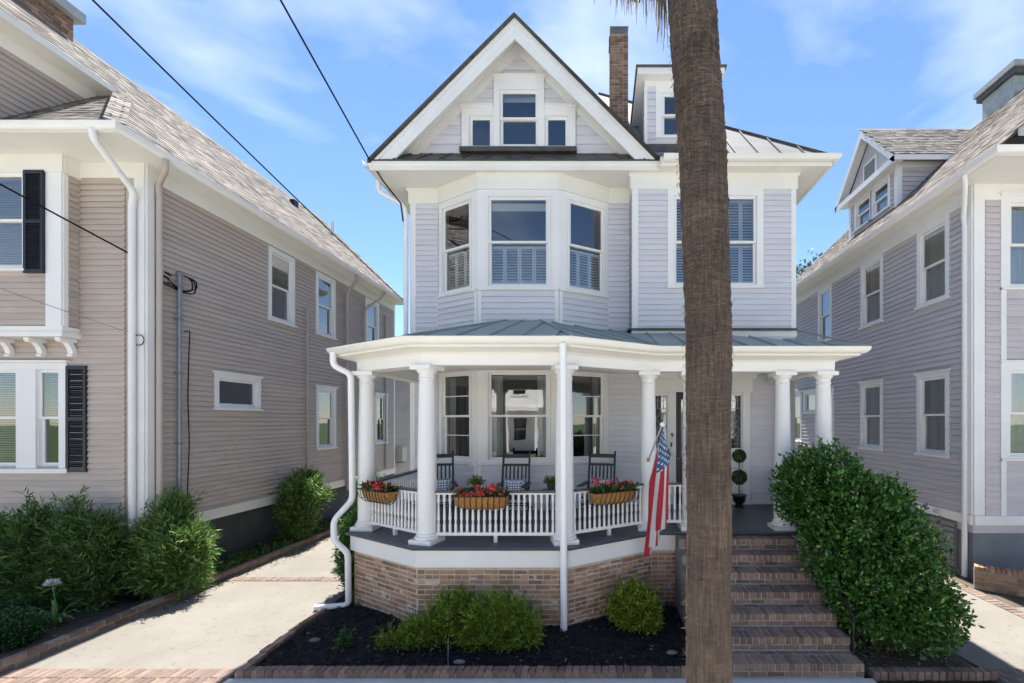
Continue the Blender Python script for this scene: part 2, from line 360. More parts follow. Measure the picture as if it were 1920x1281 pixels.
def thing(name, label, cat, loc, group=None, world=True):
    """Empty at the base of a thing; world=True: its meshes are written in world coordinates"""
    o = bpy.data.objects.new(name, None); C.objects.link(o); o.location = loc; o.empty_display_size = .2
    o['label'] = label; o['category'] = cat
    if group: o['group'] = group
    if world: o['_w'] = 1; ROOTS.append(o)
    return o
ROOTS = []
def tag(o, label, cat, group=None):
    o['label'] = label; o['category'] = cat
    if group: o['group'] = group
    return o
def copy_tree(o, parent=None):
    c = o.copy(); C.objects.link(c); c.parent = parent
    for ch in list(o.children):
        copy_tree(ch, c)
    return c
# unit pieces shared by many objects -------------------------------------------------
def unit_mesh(name, mb, m, bev=None):
    me = bpy.data.meshes.new(name); me.from_pydata(mb.v, [], mb.f)
    bm = bmesh.new(); bm.from_mesh(me)
    if bev: bmesh.ops.bevel(bm, geom=list(bm.edges), offset=bev, segments=1, affect='EDGES')
    bmesh.ops.recalc_face_normals(bm, faces=bm.faces); bm.to_mesh(me); bm.free()
    me.materials.append(MT[m]); return me
def clap_unit(m):
    b = MB(); prof = [(0, .34), (.011, .34), (.019, -.02), (.031, -.02), (.030, .06), (.003, 1.08), (0, 1.08)]
    b.add([(x, o, z) for x in (0, 1) for o, z in prof], [tuple(range(7)), tuple(range(13, 6, -1))]+[(i, (i+1) % 7, 7+(i+1) % 7, 7+i) for i in range(7)])
    return unit_mesh('clapboard_'+m, b, m)
CLAP = {m: clap_unit(m) for m in ('lavender', 'taupe', 'mauve')}
def brick_units(m, dims, n=4):
    """a few slightly uneven bricks of real size, x by y by z, origin at the centre"""
    res = []
    rg = random.Random(3)
    for i in range(n):
        b = MB(); x, y, z = (d/2 for d in dims); b.box(-x, x, -y, y, -z, z)
        b.v = [tuple(c+rg.uniform(-.003, .003) for c in q) for q in b.v]
        res.append(unit_mesh('brick_'+m, b, m, bev=.005))
    return res
def pieces(name, entries, parent, root, limit, meshes=None, key=None):
    """entries: (mesh, matrix, size). The largest `limit` become objects under parent, the rest one stuff mesh under root."""
    entries = sorted(entries, key=lambda e: -e[2])
    for me, M, sz, par in entries[:limit]:
        link(name, me, par or parent, None, M)
    rest = entries[limit:]
    if rest:
        vs = []; fs = []
        for me, M, sz, par in rest:
            b = len(vs); vs += [tuple(M @ v.co) for v in me.vertices]; fs += [tuple(b+i for i in p.vertices) for p in me.polygons]
        me = bpy.data.meshes.new(name); me.from_pydata(vs, [], fs); me.materials.append(rest[0][0].materials[0])
        link(name+'_rows' if False else name, me, root, 'stuff')
CAMY = 3.02
class Siding:
    def __init__(s, m, pitch): s.m = m; s.pitch = pitch; s.e = []
    def fill(s, wall, F, s0, s1, z0, z1, openings=(), clip=None, pitch=None, o=0.0):
        pt = pitch or s.pitch; n = max(1, round((z1-z0)/pt)); pt = (z1-z0)/n
        for i in range(n):
            a = z0+i*pt; b = a+pt
            lo, hi = s0, s1
            if clip: lo, hi = clip((a+b)/2)
            iv = [(lo, hi)]
            for (u0, u1, w0, w1) in openings:
                if w1 <= a+.3*pt or w0 >= b-.3*pt: continue
                iv = [q for (p0, p1) in iv for q in ((p0, min(p1, u0)), (max(p0, u1), p1)) if q[1]-q[0] > .015]
            for (p0, p1) in iv:
                if p1-p0 < .03: continue
                segs = [(p0, p1)]
                segs = []; q = p0
                while p1-q > 3.4:
                    c = q+random.uniform(1.4, 3.0); segs.append((q, c-.002)); q = c+.002
                segs.append((q, p1))
                for q0, q1 in segs:
                    y = max(3, F.p((q0+q1)/2, 0, 0)[1])
                    s.e.append((CLAP[s.m], F.mat(q0, o, a, q1-q0, 1, pt), (q1-q0)/y, wall))
    def finish(s, root, limit=300): pieces('clapboard', s.e, None, root, limit)
def sheath(name, F, s0, s1, z0, z1, openings, m, parent, o=-.004, top=None):
    """the wall behind the boards, with real openings"""
    S = sorted({s0, s1, *[min(max(q, s0), s1) for w in openings for q in w[:2]]}); Z = sorted({z0, z1, *[min(max(q, z0), z1) for w in openings for q in w[2:4]]})
    b = MB()
    for i in range(len(S)-1):
        for j in range(len(Z)-1):
            cs, cz = (S[i]+S[i+1])/2, (Z[j]+Z[j+1])/2
            if any(w[0] < cs < w[1] and w[2] < cz < w[3] for w in openings): continue
            b.poly([F.p(S[i], o, Z[j]), F.p(S[i+1], o, Z[j]), F.p(S[i+1], o, Z[j+1]), F.p(S[i], o, Z[j+1])])
    return b.build(name, m, parent, fix=False)
def window(house, F, s0, s1, z0, z1, c=.11, rail=None, blind=None, cap=True, sill=True, trim='white', o=0.0, casing=True,
           bars=(), single=False, hoodw=.05, depth=.6, label=None, sashw=.045, cl=None, cr=None, top=None):
    ct = c if top is None else top; cl = c if cl is None else cl; cr = c if cr is None else cr
    b = MB()
    if casing:
        b.fbox(F, s0-cl, s0, o, o+.032, z0-.045, z1+ct); b.fbox(F, s1, s1+cr, o, o+.032, z0-.045, z1+ct)
        b.fbox(F, s0, s1, o, o+.032, z1, z1+ct)
        if cap:
            b.fbox(F, s0-cl-hoodw*(cl == c), s1+cr+hoodw*(cr == c), o, o+.075, z1+ct, z1+ct+.03); b.fbox(F, s0-cl-.02*(cl == c), s1+cr+.02*(cr == c), o+.0325, o+.05, z1+ct-.035, z1+ct-.001)
        if sill: b.fbox(F, s0-c-.02, s1+c+.02, o, o+.075, z0-.085, z0-.0455); b.fbox(F, s0, s1, o-.02, o+.03, z0-.045, z0-.001)
    # jamb liners
    b.fbox(F, s0-.004, s0+.012, o-.15, o-.001, z0, z1); b.fbox(F, s1-.012, s1+.004, o-.15, o-.001, z0, z1)
    b.fbox(F, s0+.012, s1-.012, o-.15, o-.001, z1-.012, z1+.004); b.fbox(F, s0+.012, s1-.012, o-.15, o-.021, z0-.004, z0+.012)
    w = b.build('window', trim, house)
    s0 += .012; s1 -= .012; z0 += .012; z1 -= .012
    rail = rail or (z0+z1)/2
    sh = [(z0, z1, o-.055)] if single else [(rail-.022, z1, o-.045), (z0, rail+.022, o-.085)]
    for (a, d, oo) in sh:
        q = MB(); k = sashw
        q.fbox(F, s0, s0+k, oo, oo+.036, a, d); q.fbox(F, s1-k, s1, oo, oo+.036, a, d)
        q.fbox(F, s0+k, s1-k, oo, oo+.036, d-k*.95, d); q.fbox(F, s0+k, s1-k, oo, oo+.036, a, a+k*.95)
        for t in bars:
            if a+.06 < t < d-.06: q.fbox(F, s0+k, s1-k, oo+.008, oo+.034, t-.009, t+.009)
        sa = q.build('sash', trim, w)
        g = MB(); g.poly([F.p(s0+k*.8, oo+.018, a+k*.7), F.p(s1-k*.8, oo+.018, a+k*.7), F.p(s1-k*.8, oo+.018, d-k*.7), F.p(s0+k*.8, oo+.018, d-k*.7)])
        g.build('pane', 'glass', w, fix=False)
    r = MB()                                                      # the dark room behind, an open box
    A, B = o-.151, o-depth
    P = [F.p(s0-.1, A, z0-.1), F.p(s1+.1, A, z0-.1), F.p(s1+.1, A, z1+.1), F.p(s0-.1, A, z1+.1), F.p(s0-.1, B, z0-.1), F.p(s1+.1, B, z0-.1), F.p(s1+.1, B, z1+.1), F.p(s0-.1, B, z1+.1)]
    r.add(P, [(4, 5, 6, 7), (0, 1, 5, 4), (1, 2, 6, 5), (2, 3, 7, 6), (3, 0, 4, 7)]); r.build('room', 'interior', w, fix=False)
    for kind, a, d in (blind or []):
        q = MB(); oo = o-.135
        if kind == 'slats':
            n = int((d-a)/.042); q.fbox(F, s0+.02, s1-.02, oo-.015, oo+.02, d-.03, d)
            for i in range(n):
                z = a+(i+.5)*(d-a-.03)/n
                q.hexa([F.p(s0+.02, oo-.014, z+.010), F.p(s1-.02, oo-.014, z+.010), F.p(s1-.02, oo+.016, z-.012), F.p(s0+.02, oo+.016, z-.012),
                        F.p(s0+.02, oo-.014, z+.013), F.p(s1-.02, oo-.014, z+.013), F.p(s1-.02, oo+.016, z-.009), F.p(s0+.02, oo+.016, z-.009)])
            q.build('blind', 'blind', w)
        elif kind == 'shade':
            q.fbox(F, s0+.02, s1-.02, oo-.006, oo, a, d); q.build('roller_shade', 'blind', w)
        elif kind == 'curtain':
            n = 40
            for i in range(n):
                t0, t1 = s0+(s1-s0)*i/n, s0+(s1-s0)*(i+1)/n
                f0, f1 = (oo-.02+.018*math.sin(i*1.1+math.sin(i*.37)*2) for i in (i, i+1))
                q.poly([F.p(t0, f0, a), F.p(t1, f1, a), F.p(t1, f1, d), F.p(t0, f0, d)])
            q.build('curtain', 'curtain', w, smooth=60)
        elif kind == 'drapes':
            for lo, hi in ((s0, s0+(s1-s0)*.2), (s1-(s1-s0)*.2, s1)):
                n = 12
                for i in range(n):
                    t0, t1 = lo+(hi-lo)*i/n, lo+(hi-lo)*(i+1)/n
                    f0, f1 = (oo-.05+.025*math.sin(i*1.5) for i in (i, i+1))
                    q.poly([F.p(t0, f0, a), F.p(t1, f1, a), F.p(t1, f1, d), F.p(t0, f0, d)])
            q.build('curtain', 'curtain', w, smooth=60)
        elif kind == 'shutter':
            np_ = max(2, round((s1-s0)/.28)); wd = (s1-s0)/np_
            for i in range(np_):
                u0, u1 = s0+i*wd+.004, s0+(i+1)*wd-.004; k = .035
                q.fbox(F, u0, u0+k, oo-.012, oo+.012, a, d); q.fbox(F, u1-k, u1, oo-.012, oo+.012, a, d)
                q.fbox(F, u0+k, u1-k, oo-.012, oo+.012, a, a+.06); q.fbox(F, u0+k, u1-k, oo-.012, oo+.012, d-.05, d)
                m = int((d-a-.11)/.055)
                for j in range(m):
                    z = a+.06+(j+.5)*(d-a-.11)/m
                    q.hexa([F.p(u0+k, oo-.022, z+.018), F.p(u1-k, oo-.022, z+.018), F.p(u1-k, oo+.022, z-.020), F.p(u0+k, oo+.022, z-.020),
                            F.p(u0+k, oo-.022, z+.024), F.p(u1-k, oo-.022, z+.024), F.p(u1-k, oo+.022, z-.014), F.p(u0+k, oo+.022, z-.014)])
            q.build('plantation_shutter', 'shutter_white', w)
    return w
def op(s0, s1, z0, z1, c=.11, cap=True): return (s0-c, s1+c, z0-.085, z1+c+(.03 if cap else 0))
# ------------------------------------------------------------------ foliage
def leaf_mesh(name, P, N, ln, wd, m, parent, rng, droop=.0, fold=.25, kind=None, lj=.35):
    n = len(P); P = np.asarray(P, float); N = np.asarray(N, float)
    D = N/np.maximum(1e-6, np.linalg.norm(N, axis=1))[:, None]
    rv = rng.normal(size=(n, 3)); S = np.cross(D, rv); S /= np.maximum(1e-6, np.linalg.norm(S, axis=1))[:, None]
    U = np.cross(S, D); l = (ln*(1+lj*rng.uniform(-1, 1, n)))[:, None]; w = wd*l/ln
    v = np.empty((n, 4, 3)); v[:, 0] = P; v[:, 1] = P+D*l*.5+S*w*.5+U*w*fold; v[:, 2] = P+D*l-U*l*droop; v[:, 3] = P+D*l*.5-S*w*.5+U*w*fold
    me = bpy.data.meshes.new(name); me.vertices.add(4*n); me.vertices.foreach_set('co', v.reshape(-1))
    me.loops.add(6*n); b = np.arange(n)[:, None]*4; me.loops.foreach_set('vertex_index', (b+np.array([0, 1, 2, 0, 2, 3])).reshape(-1).astype(np.int32))
    me.polygons.add(2*n); me.polygons.foreach_set('loop_start', (np.arange(2*n)*3).astype(np.int32)); me.polygons.foreach_set('loop_total', np.full(2*n, 3, np.int32))
    me.update(calc_edges=True); me.validate(); me.materials.append(MT[m])
    return link(name, me, parent, kind)
def blob_points(blobs, n, rng, shell=.75, rough=.18, zmin=None):
    """points through the volume of several lumps, mostly near the outside; returns points and outward directions"""
    wts = np.array([b[3]*b[4]+b[4]*b[5]+b[3]*b[5] for b in blobs]); wts = wts/wts.sum()
    idx = rng.choice(len(blobs), n, p=wts); B = np.array(blobs, float)[idx]
    d = rng.normal(size=(n, 3)); d /= np.linalg.norm(d, axis=1)[:, None]
    bump = 1+rough*(np.sin(d[:, 0]*7+B[:, 0]*9)*np.sin(d[:, 1]*8+B[:, 1]*7)*np.sin(d[:, 2]*7.5+B[:, 2]*5)+.7*np.sin(d[:, 0]*17+B[:, 2]*3)*np.sin(d[:, 2]*15+1))
    r = np.where(rng.uniform(size=n) < shell, rng.uniform(.82, 1.03, n), rng.uniform(.35, .85, n))*bump
    P = B[:, :3]+d*r[:, None]*B[:, 3:6]
    if zmin is not None: k = P[:, 2] > zmin; P, d = P[k], d[k]
    return P, d
def sprigs(P, d, k, rng, spread, up=.4, rnd=.7):
    """k leaves round each twig tip"""
    n = len(P); Q = np.repeat(P, k, axis=0)+rng.normal(size=(n*k, 3))*spread
    D = np.repeat(d, k, axis=0)+rng.normal(size=(n*k, 3))*rnd; D[:, 2] += up
    return Q, D
# ================================================================== the ground
def struct(name, mb, m, fix=True): return mb.build(name, m, None, kind='structure', fix=fix)
def slab(name, pts, z0, z1, m):
    return struct(name, MB().prism([(x, y, z0) for x, y in pts], (0, 0, z1-z0)), m)
struct('ground', MB().poly([(-400, -400, -.16), (400, -400, -.16), (400, 600, -.16), (-400, 600, -.16)]), 'lawn', fix=False)
slab('street', [(-200, -9), (200, -9), (200, 2.35), (-200, 2.35)], -.30, -.145, 'street_bounce')
slab('far_sidewalk', [(-200, -12.5), (200, -12.5), (200, -9), (-200, -9)], -.30, -.02, 'sidewalk')
slab('kerb', [(-200, 2.35), (200, 2.35), (200, 2.5), (-200, 2.5)], -.30, -.01, 'sidewalk')
slab('sidewalk', [(-60, 2.5), (60, 2.5), (60, 4.985), (-60, 4.985)], -.25, -.004, 'sidewalk')
slab('front_walk', [(-4.36, 4.99), (3.2, 4.99), (3.2, 5.2), (-4.36, 5.2)], -.25, -.001, 'sidewalk')
drv = slab('driveway', [(-7.13, 4.99), (-4.37, 4.99), (-4.37, 5.4), (-4.45, 7.4), (-4.5, 24), (-7.13, 24)], -.25, 0, 'concrete')
slab('house_yard', [(-4.44, 7.45), (4.5, 7.45), (4.5, 22), (-4.49, 22)], -.25, -.06, 'soil')
drv2 = slab('driveway_right', [(4.72, 4.99), (6.72, 4.99), (6.72, 24), (4.52, 24), (4.52, 6.6)], -.25, 0, 'concrete')
slab('planting_bed', [(-60, 4.99), (-7.26, 4.99), (-7.26, 30), (-60, 30)], -.25, -.02, 'soil')
slab('right_yard', [(6.73, 7.2), (60, 7.2), (60, 30), (6.73, 30)], -.25, .0, 'soil')
slab('right_apron', [(6.73, 4.99), (60, 4.99), (60, 7.19), (6.73, 7.19)], -.25, -.002, 'concrete')

def place(name, me, x, y, z, rz=0, parent=None, sc=(1, 1, 1)):
    return link(name, me, parent, None, Matrix.Translation((x, y, z)) @ Matrix.Rotation(rz, 4, 'Z') @ Matrix.Diagonal((*sc, 1)))
rr = random.Random(11)
PAVE = brick_units('brick_pave', (.092, .192, .05))
def band(parent, x0, x1, y0, rows, step=.10, ln=.20):
    MB().box(x0, x1, y0, y0+rows*ln, -.02, .004).build('mortar_bed', 'mortar_light', parent)
    n = int((x1-x0)/step)
    for j in range(rows):
        for i in range(n):
            place('brick', rr.choice(PAVE), x0+(i+.5)*(x1-x0)/n, y0+(j+.5)*ln, -.013+rr.uniform(-.002, .002), rr.uniform(-.012, .012), parent)
band(drv, -7.12, -4.38, 4.99, 2)
band(drv, -7.05, -4.5, 8.35, 1)
band(drv2, 4.74, 6.70, 4.99, 2)
# brick ribbon along the far driveway edge, by the foundation of the right-hand house
n = 26
for i in range(n):
    place('brick', rr.choice(PAVE), 6.58, 6.2+i*.103, -.013, R(90)+rr.uniform(-.02, .02), drv2)
# ================================================================== brick kerb of the left bed
KB = brick_units('brick_dark', (.205, .10, .06))
EB = brick_units('brick_dark', (.078, .115, .10))
k = thing('brick_kerb', 'low two-course brick kerb between the concrete driveway and the left bed', 'kerb', (-7.19, 5, 0))
MB().box(-7.236, -7.147, 4.99, 15.0, -.1, .138).build('mortar_bed', 'mortar_light', k)
core = k.children[0]
for j in range(2):
    y = 4.99+.1*j
    while y < 13.5:
        place('brick', rr.choice(KB), -7.19+rr.uniform(-.004, .004), y+.105, .038+j*.072+rr.uniform(-.003, .003), R(90)+rr.uniform(-.03, .03), core)
        y += .217
# ================================================================== mulch bed in front of the porch
BED = [(-4.25, 5.32), (1.26, 5.32), (1.26, 7.3), (.82, 7.36), (-.48, 6.5), (-2.6, 6.5), (-3.95, 7.4), (-4.33, 7.35)]
def bed_mesh():
    rg = np.random.default_rng(5); b = MB(); nx, ny = 70, 26
    for j in range(ny+1):
        for i in range(nx+1):
            u, v = i/nx, j/ny; x = -4.30+u*5.56; y = 5.30+v*2.15
            h = .012+.09*min(1, v*2.5)*math.sin(math.pi*min(1, .15+u*.8))*.6+rg.normal()*.008
            b.v.append((x-.06*v*(1-u), y, -.03+h-.05*(v > .9)))
    for j in range(ny):
        for i in range(nx): a = j*(nx+1)+i; b.f.append((a, a+1, a+nx+2, a+nx+1))
    return b
bo = bed_mesh().build('mulch_bed', 'mulch', None, smooth=80, kind='structure')
rg = np.random.default_rng(8); nchip = 9000
P = np.stack([rg.uniform(-4.26, 1.24, nchip), rg.uniform(5.33, 7.3, nchip), rg.uniform(.0, .035, nchip)], 1)
P[:, 2] += .05*np.minimum(1, (P[:, 1]-5.3)/.8)*np.sin(math.pi*np.minimum(1, .15+(P[:, 0]+4.3)/5.56*.8))-.02
keep = ~((P[:, 1] > 6.5+np.maximum(0, -2.6-P[:, 0])*.63+np.maximum(0, P[:, 0]+.48)*.66)); P = P[keep]
D = rg.normal(size=P.shape); D[:, 2] *= .35
mc = leaf_mesh('bark_mulch', P, D, .055, .02, 'mulch_chip', None, rg, fold=.1, kind='stuff')
mc['label'] = 'black shredded bark mulch spread over the front bed'; mc['category'] = 'mulch'
e = thing('bed_edging', 'row of upright bricks edging the front of the black mulch bed', 'edging', (-1.5, 5.26, 0))
MB().box(-4.3, 1.26, 5.21, 5.305, -.1, .05).build('mortar_bed', 'mortar_step', e); core = e.children[0]
x = -4.28
while x < 1.22:
    place('brick', rr.choice(EB), x+.042, 5.258, .035+rr.uniform(-.005, .005), rr.uniform(-.04, .04), core); x += .086
e2 = thing('bed_edging', 'crooked bricks edging the mulch bed along the driveway', 'edging', (-4.36, 6.2, 0))
y = 5.4; i = 0
pr = None
while y < 7.4:
    o = place('brick', rr.choice(KB), -4.33-(y-5.3)*.045+rr.uniform(-.02, .02), y, .012+rr.uniform(-.012, .03), R(92)+rr.uniform(-.22, .22)); 
    o.parent = e2; o.matrix_parent_inverse = Matrix.Translation(-e2.location); y += .2
e3 = thing('bed_edging', 'short brick edging around the soil under the big green hedge', 'edging', (3.9, 5.26, 0))
x = 3.22
while x < 4.6:
    o = place('brick', rr.choice(EB), x+.04, 5.258, .02+rr.uniform(-.005, .005), rr.uniform(-.05, .05)); o.parent = e3; o.matrix_parent_inverse = Matrix.Translation(-e3.location); x += .086
slab('hedge_bed', [(3.21, 5.31), (4.62, 5.31), (4.5, 7.4), (3.21, 7.4)], -.25, .0, 'soil')

# ================================================================== the main house
H = thing('gabled_house', 'pale lavender two-storey clapboard house with front gable and columned porch', 'house', (0, 9.7, 0))
sid = Siding('lavender', .113)
ZU0, ZU1 = 4.45, 8.1
UP = [(-4.15, 9.7), (-3.54, 9.7), (-2.51, 9.1), (-.845, 9.1), (.19, 9.7), (.66, 9.7), (.66, 9.1), (4.02, 9.1)]
# ---- upper storey, left slice
F = Frame(UP[0], UP[1]); w = sheath('wall', F, 0, F.len, ZU0, ZU1, [], 'lavender', H); sid.fill(w, F, .12, F.len, 4.95, 7.78)
F = Frame(UP[4], UP[5]); w = sheath('wall', F, 0, F.len, ZU0, ZU1, [], 'lavender', H); sid.fill(w, F, .0, F.len, 4.95, 7.78)
def bay(z0, z1, zs, wz0, wz1, rail, blindc, blinds, bars=(), first=False):
    """three-sided bay: white panelling round the windows above zs, boards below"""
    segs = [(UP[1], UP[2], .16, .78), (UP[2], UP[3], None, None), (UP[3], UP[4], .224, .85)]
    for i, (a, b, k0, k1) in enumerate(segs):
        F = Frame(a, b)
        if k0 is None: s0, s1 = .213, 1.453
        else: s0, s1 = k0*F.len-.05, k1*F.len+.05
        o = [(s0, s1, wz0, wz1)]
        sheath('bay_panel', F, 0, F.len, zs, z1, o, 'white', H, o=.0)
        w = sheath('wall', F, 0, F.len, z0, zs, [], 'lavender', H)
        e0, e1 = (.0, .06) if i == 0 else (.06, .0) if i == 2 else (.06, .06)
        sid.fill(w, F, e0+.02, F.len-e1-.02, z0, zs-.02)
        t = MB(); t.fbox(F, 0, F.len, .001, .05, zs-.02, zs+.03)
        t.fbox(F, 0, e0+.02, .001, .026, z0, zs-.021); t.fbox(F, F.len-e1-.02, F.len, .001, .026, z0, zs-.021)
        t.build('bay_trim', 'white', H)
        window(H, F, s0, s1, wz0, wz1, c=.035, rail=rail, cap=False, sill=True, blind=blindc if i == 1 else blinds, bars=() if i == 1 else bars, depth=.75)
bay(4.75, 7.80, 5.72, 5.80, 7.63, 6.71, [('shutter', 5.86, 6.66), ('shade', 7.40, 7.56)], [('shutter', 5.86, 6.66)])
bay(1.2, 4.12, 2.14, 2.22, 4.03, 3.13, [('drapes', 2.3, 3.97)], [('drapes', 2.3, 3.97)], bars=(3.55, 2.72))
# ---- upper storey, right block stepping forward over the entry
Fr = Frame(UP[5], UP[6]); w = sheath('wall', Fr, 0, Fr.len, ZU0, ZU1, [], 'lavender', H); sid.fill(w, Fr, 0, Fr.len-.02, 4.8, 7.78)
F = Frame(UP[6], UP[7]); W0 = (.86, 2.56, 5.83, 7.65)
w = sheath('wall', F, 0, F.len, ZU0, ZU1, [W0], 'lavender', H)
sid.fill(w, F, .125, F.len-.10, 4.86, 7.78, [op(*W0, c=.13, cap=False)])
window(H, F, *W0, c=.13, rail=6.71, blind=[('shutter', 5.85, 6.68), ('shutter', 6.74, 7.62)], cap=False)
MB().fbox(F, -.002, .125, 0, .026, 4.86, 7.78).build('corner_board', 'white', H); MB().fbox(F, F.len-.10, F.len+.002, 0, .026, 4.86, 7.78).build('corner_board', 'white', H)
MB().fbox(F, -.01, F.len+.01, .0, .035, 4.75, 4.855).build('base_board', 'white', H)
t = MB(); F0 = Frame(UP[0], UP[1]); t.fbox(F0, -.002, .12, 0, .026, 4.6, 7.78); t.build('corner_board', 'white', H)
t = MB(); t.sweep([UP[1], UP[2], UP[3], UP[4], UP[5], UP[6], UP[7]], [(.03, 4.93), (.09, 4.90), (.10, 4.88), (.03, 4.88)]); t.build('flashing', 'roof_brown', H)
# side walls and back (plain boards, mostly hidden)
FL = Frame((-4.15, 18), (-4.15, 9.7)); w = sheath('wall', FL, 0, FL.len, -.2, ZU1, [], 'lavender', H); sid.fill(w, FL, 6.3, FL.len-.1, 1.25, 7.78)
FR = Frame((4.02, 9.1), (4.02, 18)); w = sheath('wall', FR, 0, FR.len, -.2, ZU1, [], 'lavender', H); sid.fill(w, FR, .1, 1.2, 4.8, 7.78)
MB().poly([(4.02, 18, -.2), (-4.15, 18, -.2), (-4.15, 18, ZU1), (4.02, 18, ZU1)]).build('wall', 'lavender', H, fix=False)
# lower storey wall with the entry
FE = Frame(UP[4], (4.02, 9.7)); X = lambda x: x-.19
DO = [(X(1.04), X(3.25), 1.2, 3.66)]
sheath('wall', Frame(UP[0], UP[1]), 0, .61, 1.0, 4.2, [], 'lavender', H); FA = Frame(UP[0], UP[1])
wl = sheath('wall', FE, 0, FE.len, 1.0, 4.5, DO, 'lavender', H)
sid.fill(wl, FA, .1, FA.len, 1.22, 4.06); sid.fill(wl, FE, 0, X(1.0), 1.22, 4.06); sid.fill(wl, FE, X(3.30), FE.len-.1, 1.22, 4.06)
MB().fbox(FE, FE.len-.1, FE.len+.002, 0, .026, 1.2, 4.06).build('corner_board', 'white', H); MB().fbox(FA, -.002, .1, 0, .026, 1.2, 4.06).build('corner_board', 'white', H)
# frieze under the eaves
t = MB(); t.sweep([(-4.15, 14), *UP, (4.02, 14)], [(.0, 7.78), (.035, 7.78), (.035, 8.03), (.07, 8.06), (.07, 8.099), (0, 8.099)]); t.build('frieze', 'cream', H)
# ---- entry: door, leaded sidelights, pilasters, entablature
t = MB()
for a, b in ((1.0, 1.17), (1.49, 1.66), (2.61, 2.78), (3.12, 3.29)): t.fbox(FE, X(a), X(b), -.06, .03, 1.2, 3.66)
t.fbox(FE, X(.96), X(3.33), .0, .05, 3.661, 3.95); t.fbox(FE, X(.9), X(3.40), .0, .10, 3.951, 4.02); t.fbox(FE, X(.87), X(3.43), 0, .14, 4.021, 4.06)
ent = t.build('entry_surround', 'white', H)
for a, b in ((1.17, 1.49), (2.78, 3.12)):
    t = MB(); t.fbox(FE, X(a), X(b), -.05, -.005, 1.2, 2.38); t.fbox(FE, X(a)+.04, X(b)-.04, -.004, .008, 1.32, 2.26)
    t.fbox(FE, X(a), X(a)+.03, -.05, .0, 2.38, 3.66); t.fbox(FE, X(b)-.03, X(b), -.05, 0, 2.38, 3.66); t.fbox(FE, X(a)+.03, X(b)-.03, -.05, 0, 3.58, 3.66); t.fbox(FE, X(a)+.03, X(b)-.03, -.05, 0, 2.381, 2.43)
    s = t.build('sidelight', 'white', H)
    a0, b0 = X(a)+.03, X(b)-.03
    MB().poly([FE.p(a0, -.03, 2.42), FE.p(b0, -.03, 2.42), FE.p(b0, -.03, 3.59), FE.p(a0, -.03, 3.59)]).build('leaded_pane', 'glass', s, fix=False)
    l = MB(); cx = (a0+b0)/2; hw = (b0-a0)/2
    def cm(p, q): l.bar(FE.p(p[0], -.022, p[1]), FE.p(q[0], -.022, q[1]), .012, .01, up=(0, -1, 0))
    for z in (2.52, 2.70, 3.30, 3.48): cm((a0, z), (b0, z))
    for dx in (-.5, .5): cm((cx+dx*hw, 2.42), (cx+dx*hw, 2.7)); cm((cx+dx*hw, 3.3), (cx+dx*hw, 3.59))
    for (z0, z1) in ((2.7, 2.95), (2.95, 3.2)):
        m = (z0+z1)/2
        for p, q in (((cx, z0), (b0-.02, m)), ((b0-.02, m), (cx, z1)), ((cx, z1), (a0+.02, m)), ((a0+.02, m), (cx, z0))): cm(p, q)
    l.build('lead_came', 'lead', s)
    MB().poly([FE.p(a0-.02, -.12, 2.38), FE.p(b0+.02, -.12, 2.38), FE.p(b0+.02, -.12, 3.62), FE.p(a0-.02, -.12, 3.62)]).build('room', 'interior', s, fix=False)
t = MB(); d0, d1 = X(1.66), X(2.61)
t.fbox(FE, d0, d0+.13, -.12, -.075, 1.21, 3.66); t.fbox(FE, d1-.13, d1, -.12, -.075, 1.21, 3.66); t.fbox(FE, d0+.13, d1-.13, -.12, -.075, 1.21, 1.45)
t.fbox(FE, d0+.13, d1-.13, -.12, -.075, 3.5, 3.66); t.fbox(FE, d0+.13, d1-.13, -.12, -.075, 2.05, 2.2); t.fbox(FE, d0+.13, d1-.13, -.12, -.098, 1.45, 2.05)
door = t.build('door', 'black', H)
MB().poly([FE.p(d0+.13, -.1, 2.2), FE.p(d1-.13, -.1, 2.2), FE.p(d1-.13, -.1, 3.5), FE.p(d0+.13, -.1, 3.5)]).build('pane', 'glass', door, fix=False)
MB().poly([FE.p(d0, -.2, 1.2), FE.p(d1, -.2, 1.2), FE.p(d1, -.2, 3.66), FE.p(d0, -.2, 3.66)]).build('room', 'interior', door, fix=False)
kx, ky, kz = FE.p(d0+.065, -.075, 2.2)
MB().tube([(kx, ky, kz), (kx, ky-.05, kz)], [.012, .012]).lathe([(.001, -.03), (.022, -.022), (.03, 0), (.022, .022), (.001, .03)], (kx, ky-.06, kz), 12).build('door_knob', 'brass', door, smooth=60)
MB().fbox(FE, X(1.545), X(1.575), .03, .045, 2.46, 2.56).build('lock_plate', 'iron', ent)
fc = bpy.data.curves.new('house_number', 'FONT'); fc.body = '9'; fc.size = .15; fc.extrude = .005; fc.align_x = 'CENTER'
fo = bpy.data.objects.new('tmp', fc); C.objects.link(fo); bpy.context.view_layer.update()
fm = bpy.data.meshes.new_from_object(fo.evaluated_get(bpy.context.evaluated_depsgraph_get())); bpy.data.objects.remove(fo)
fm.materials.clear(); fm.materials.append(MT['iron'])
px, py, pz = FE.p(X(1.575), .036, 2.66)
link('house_number', fm, ent, None, Matrix.Translation((px, py, pz)) @ Matrix.Rotation(R(90), 4, 'X'))
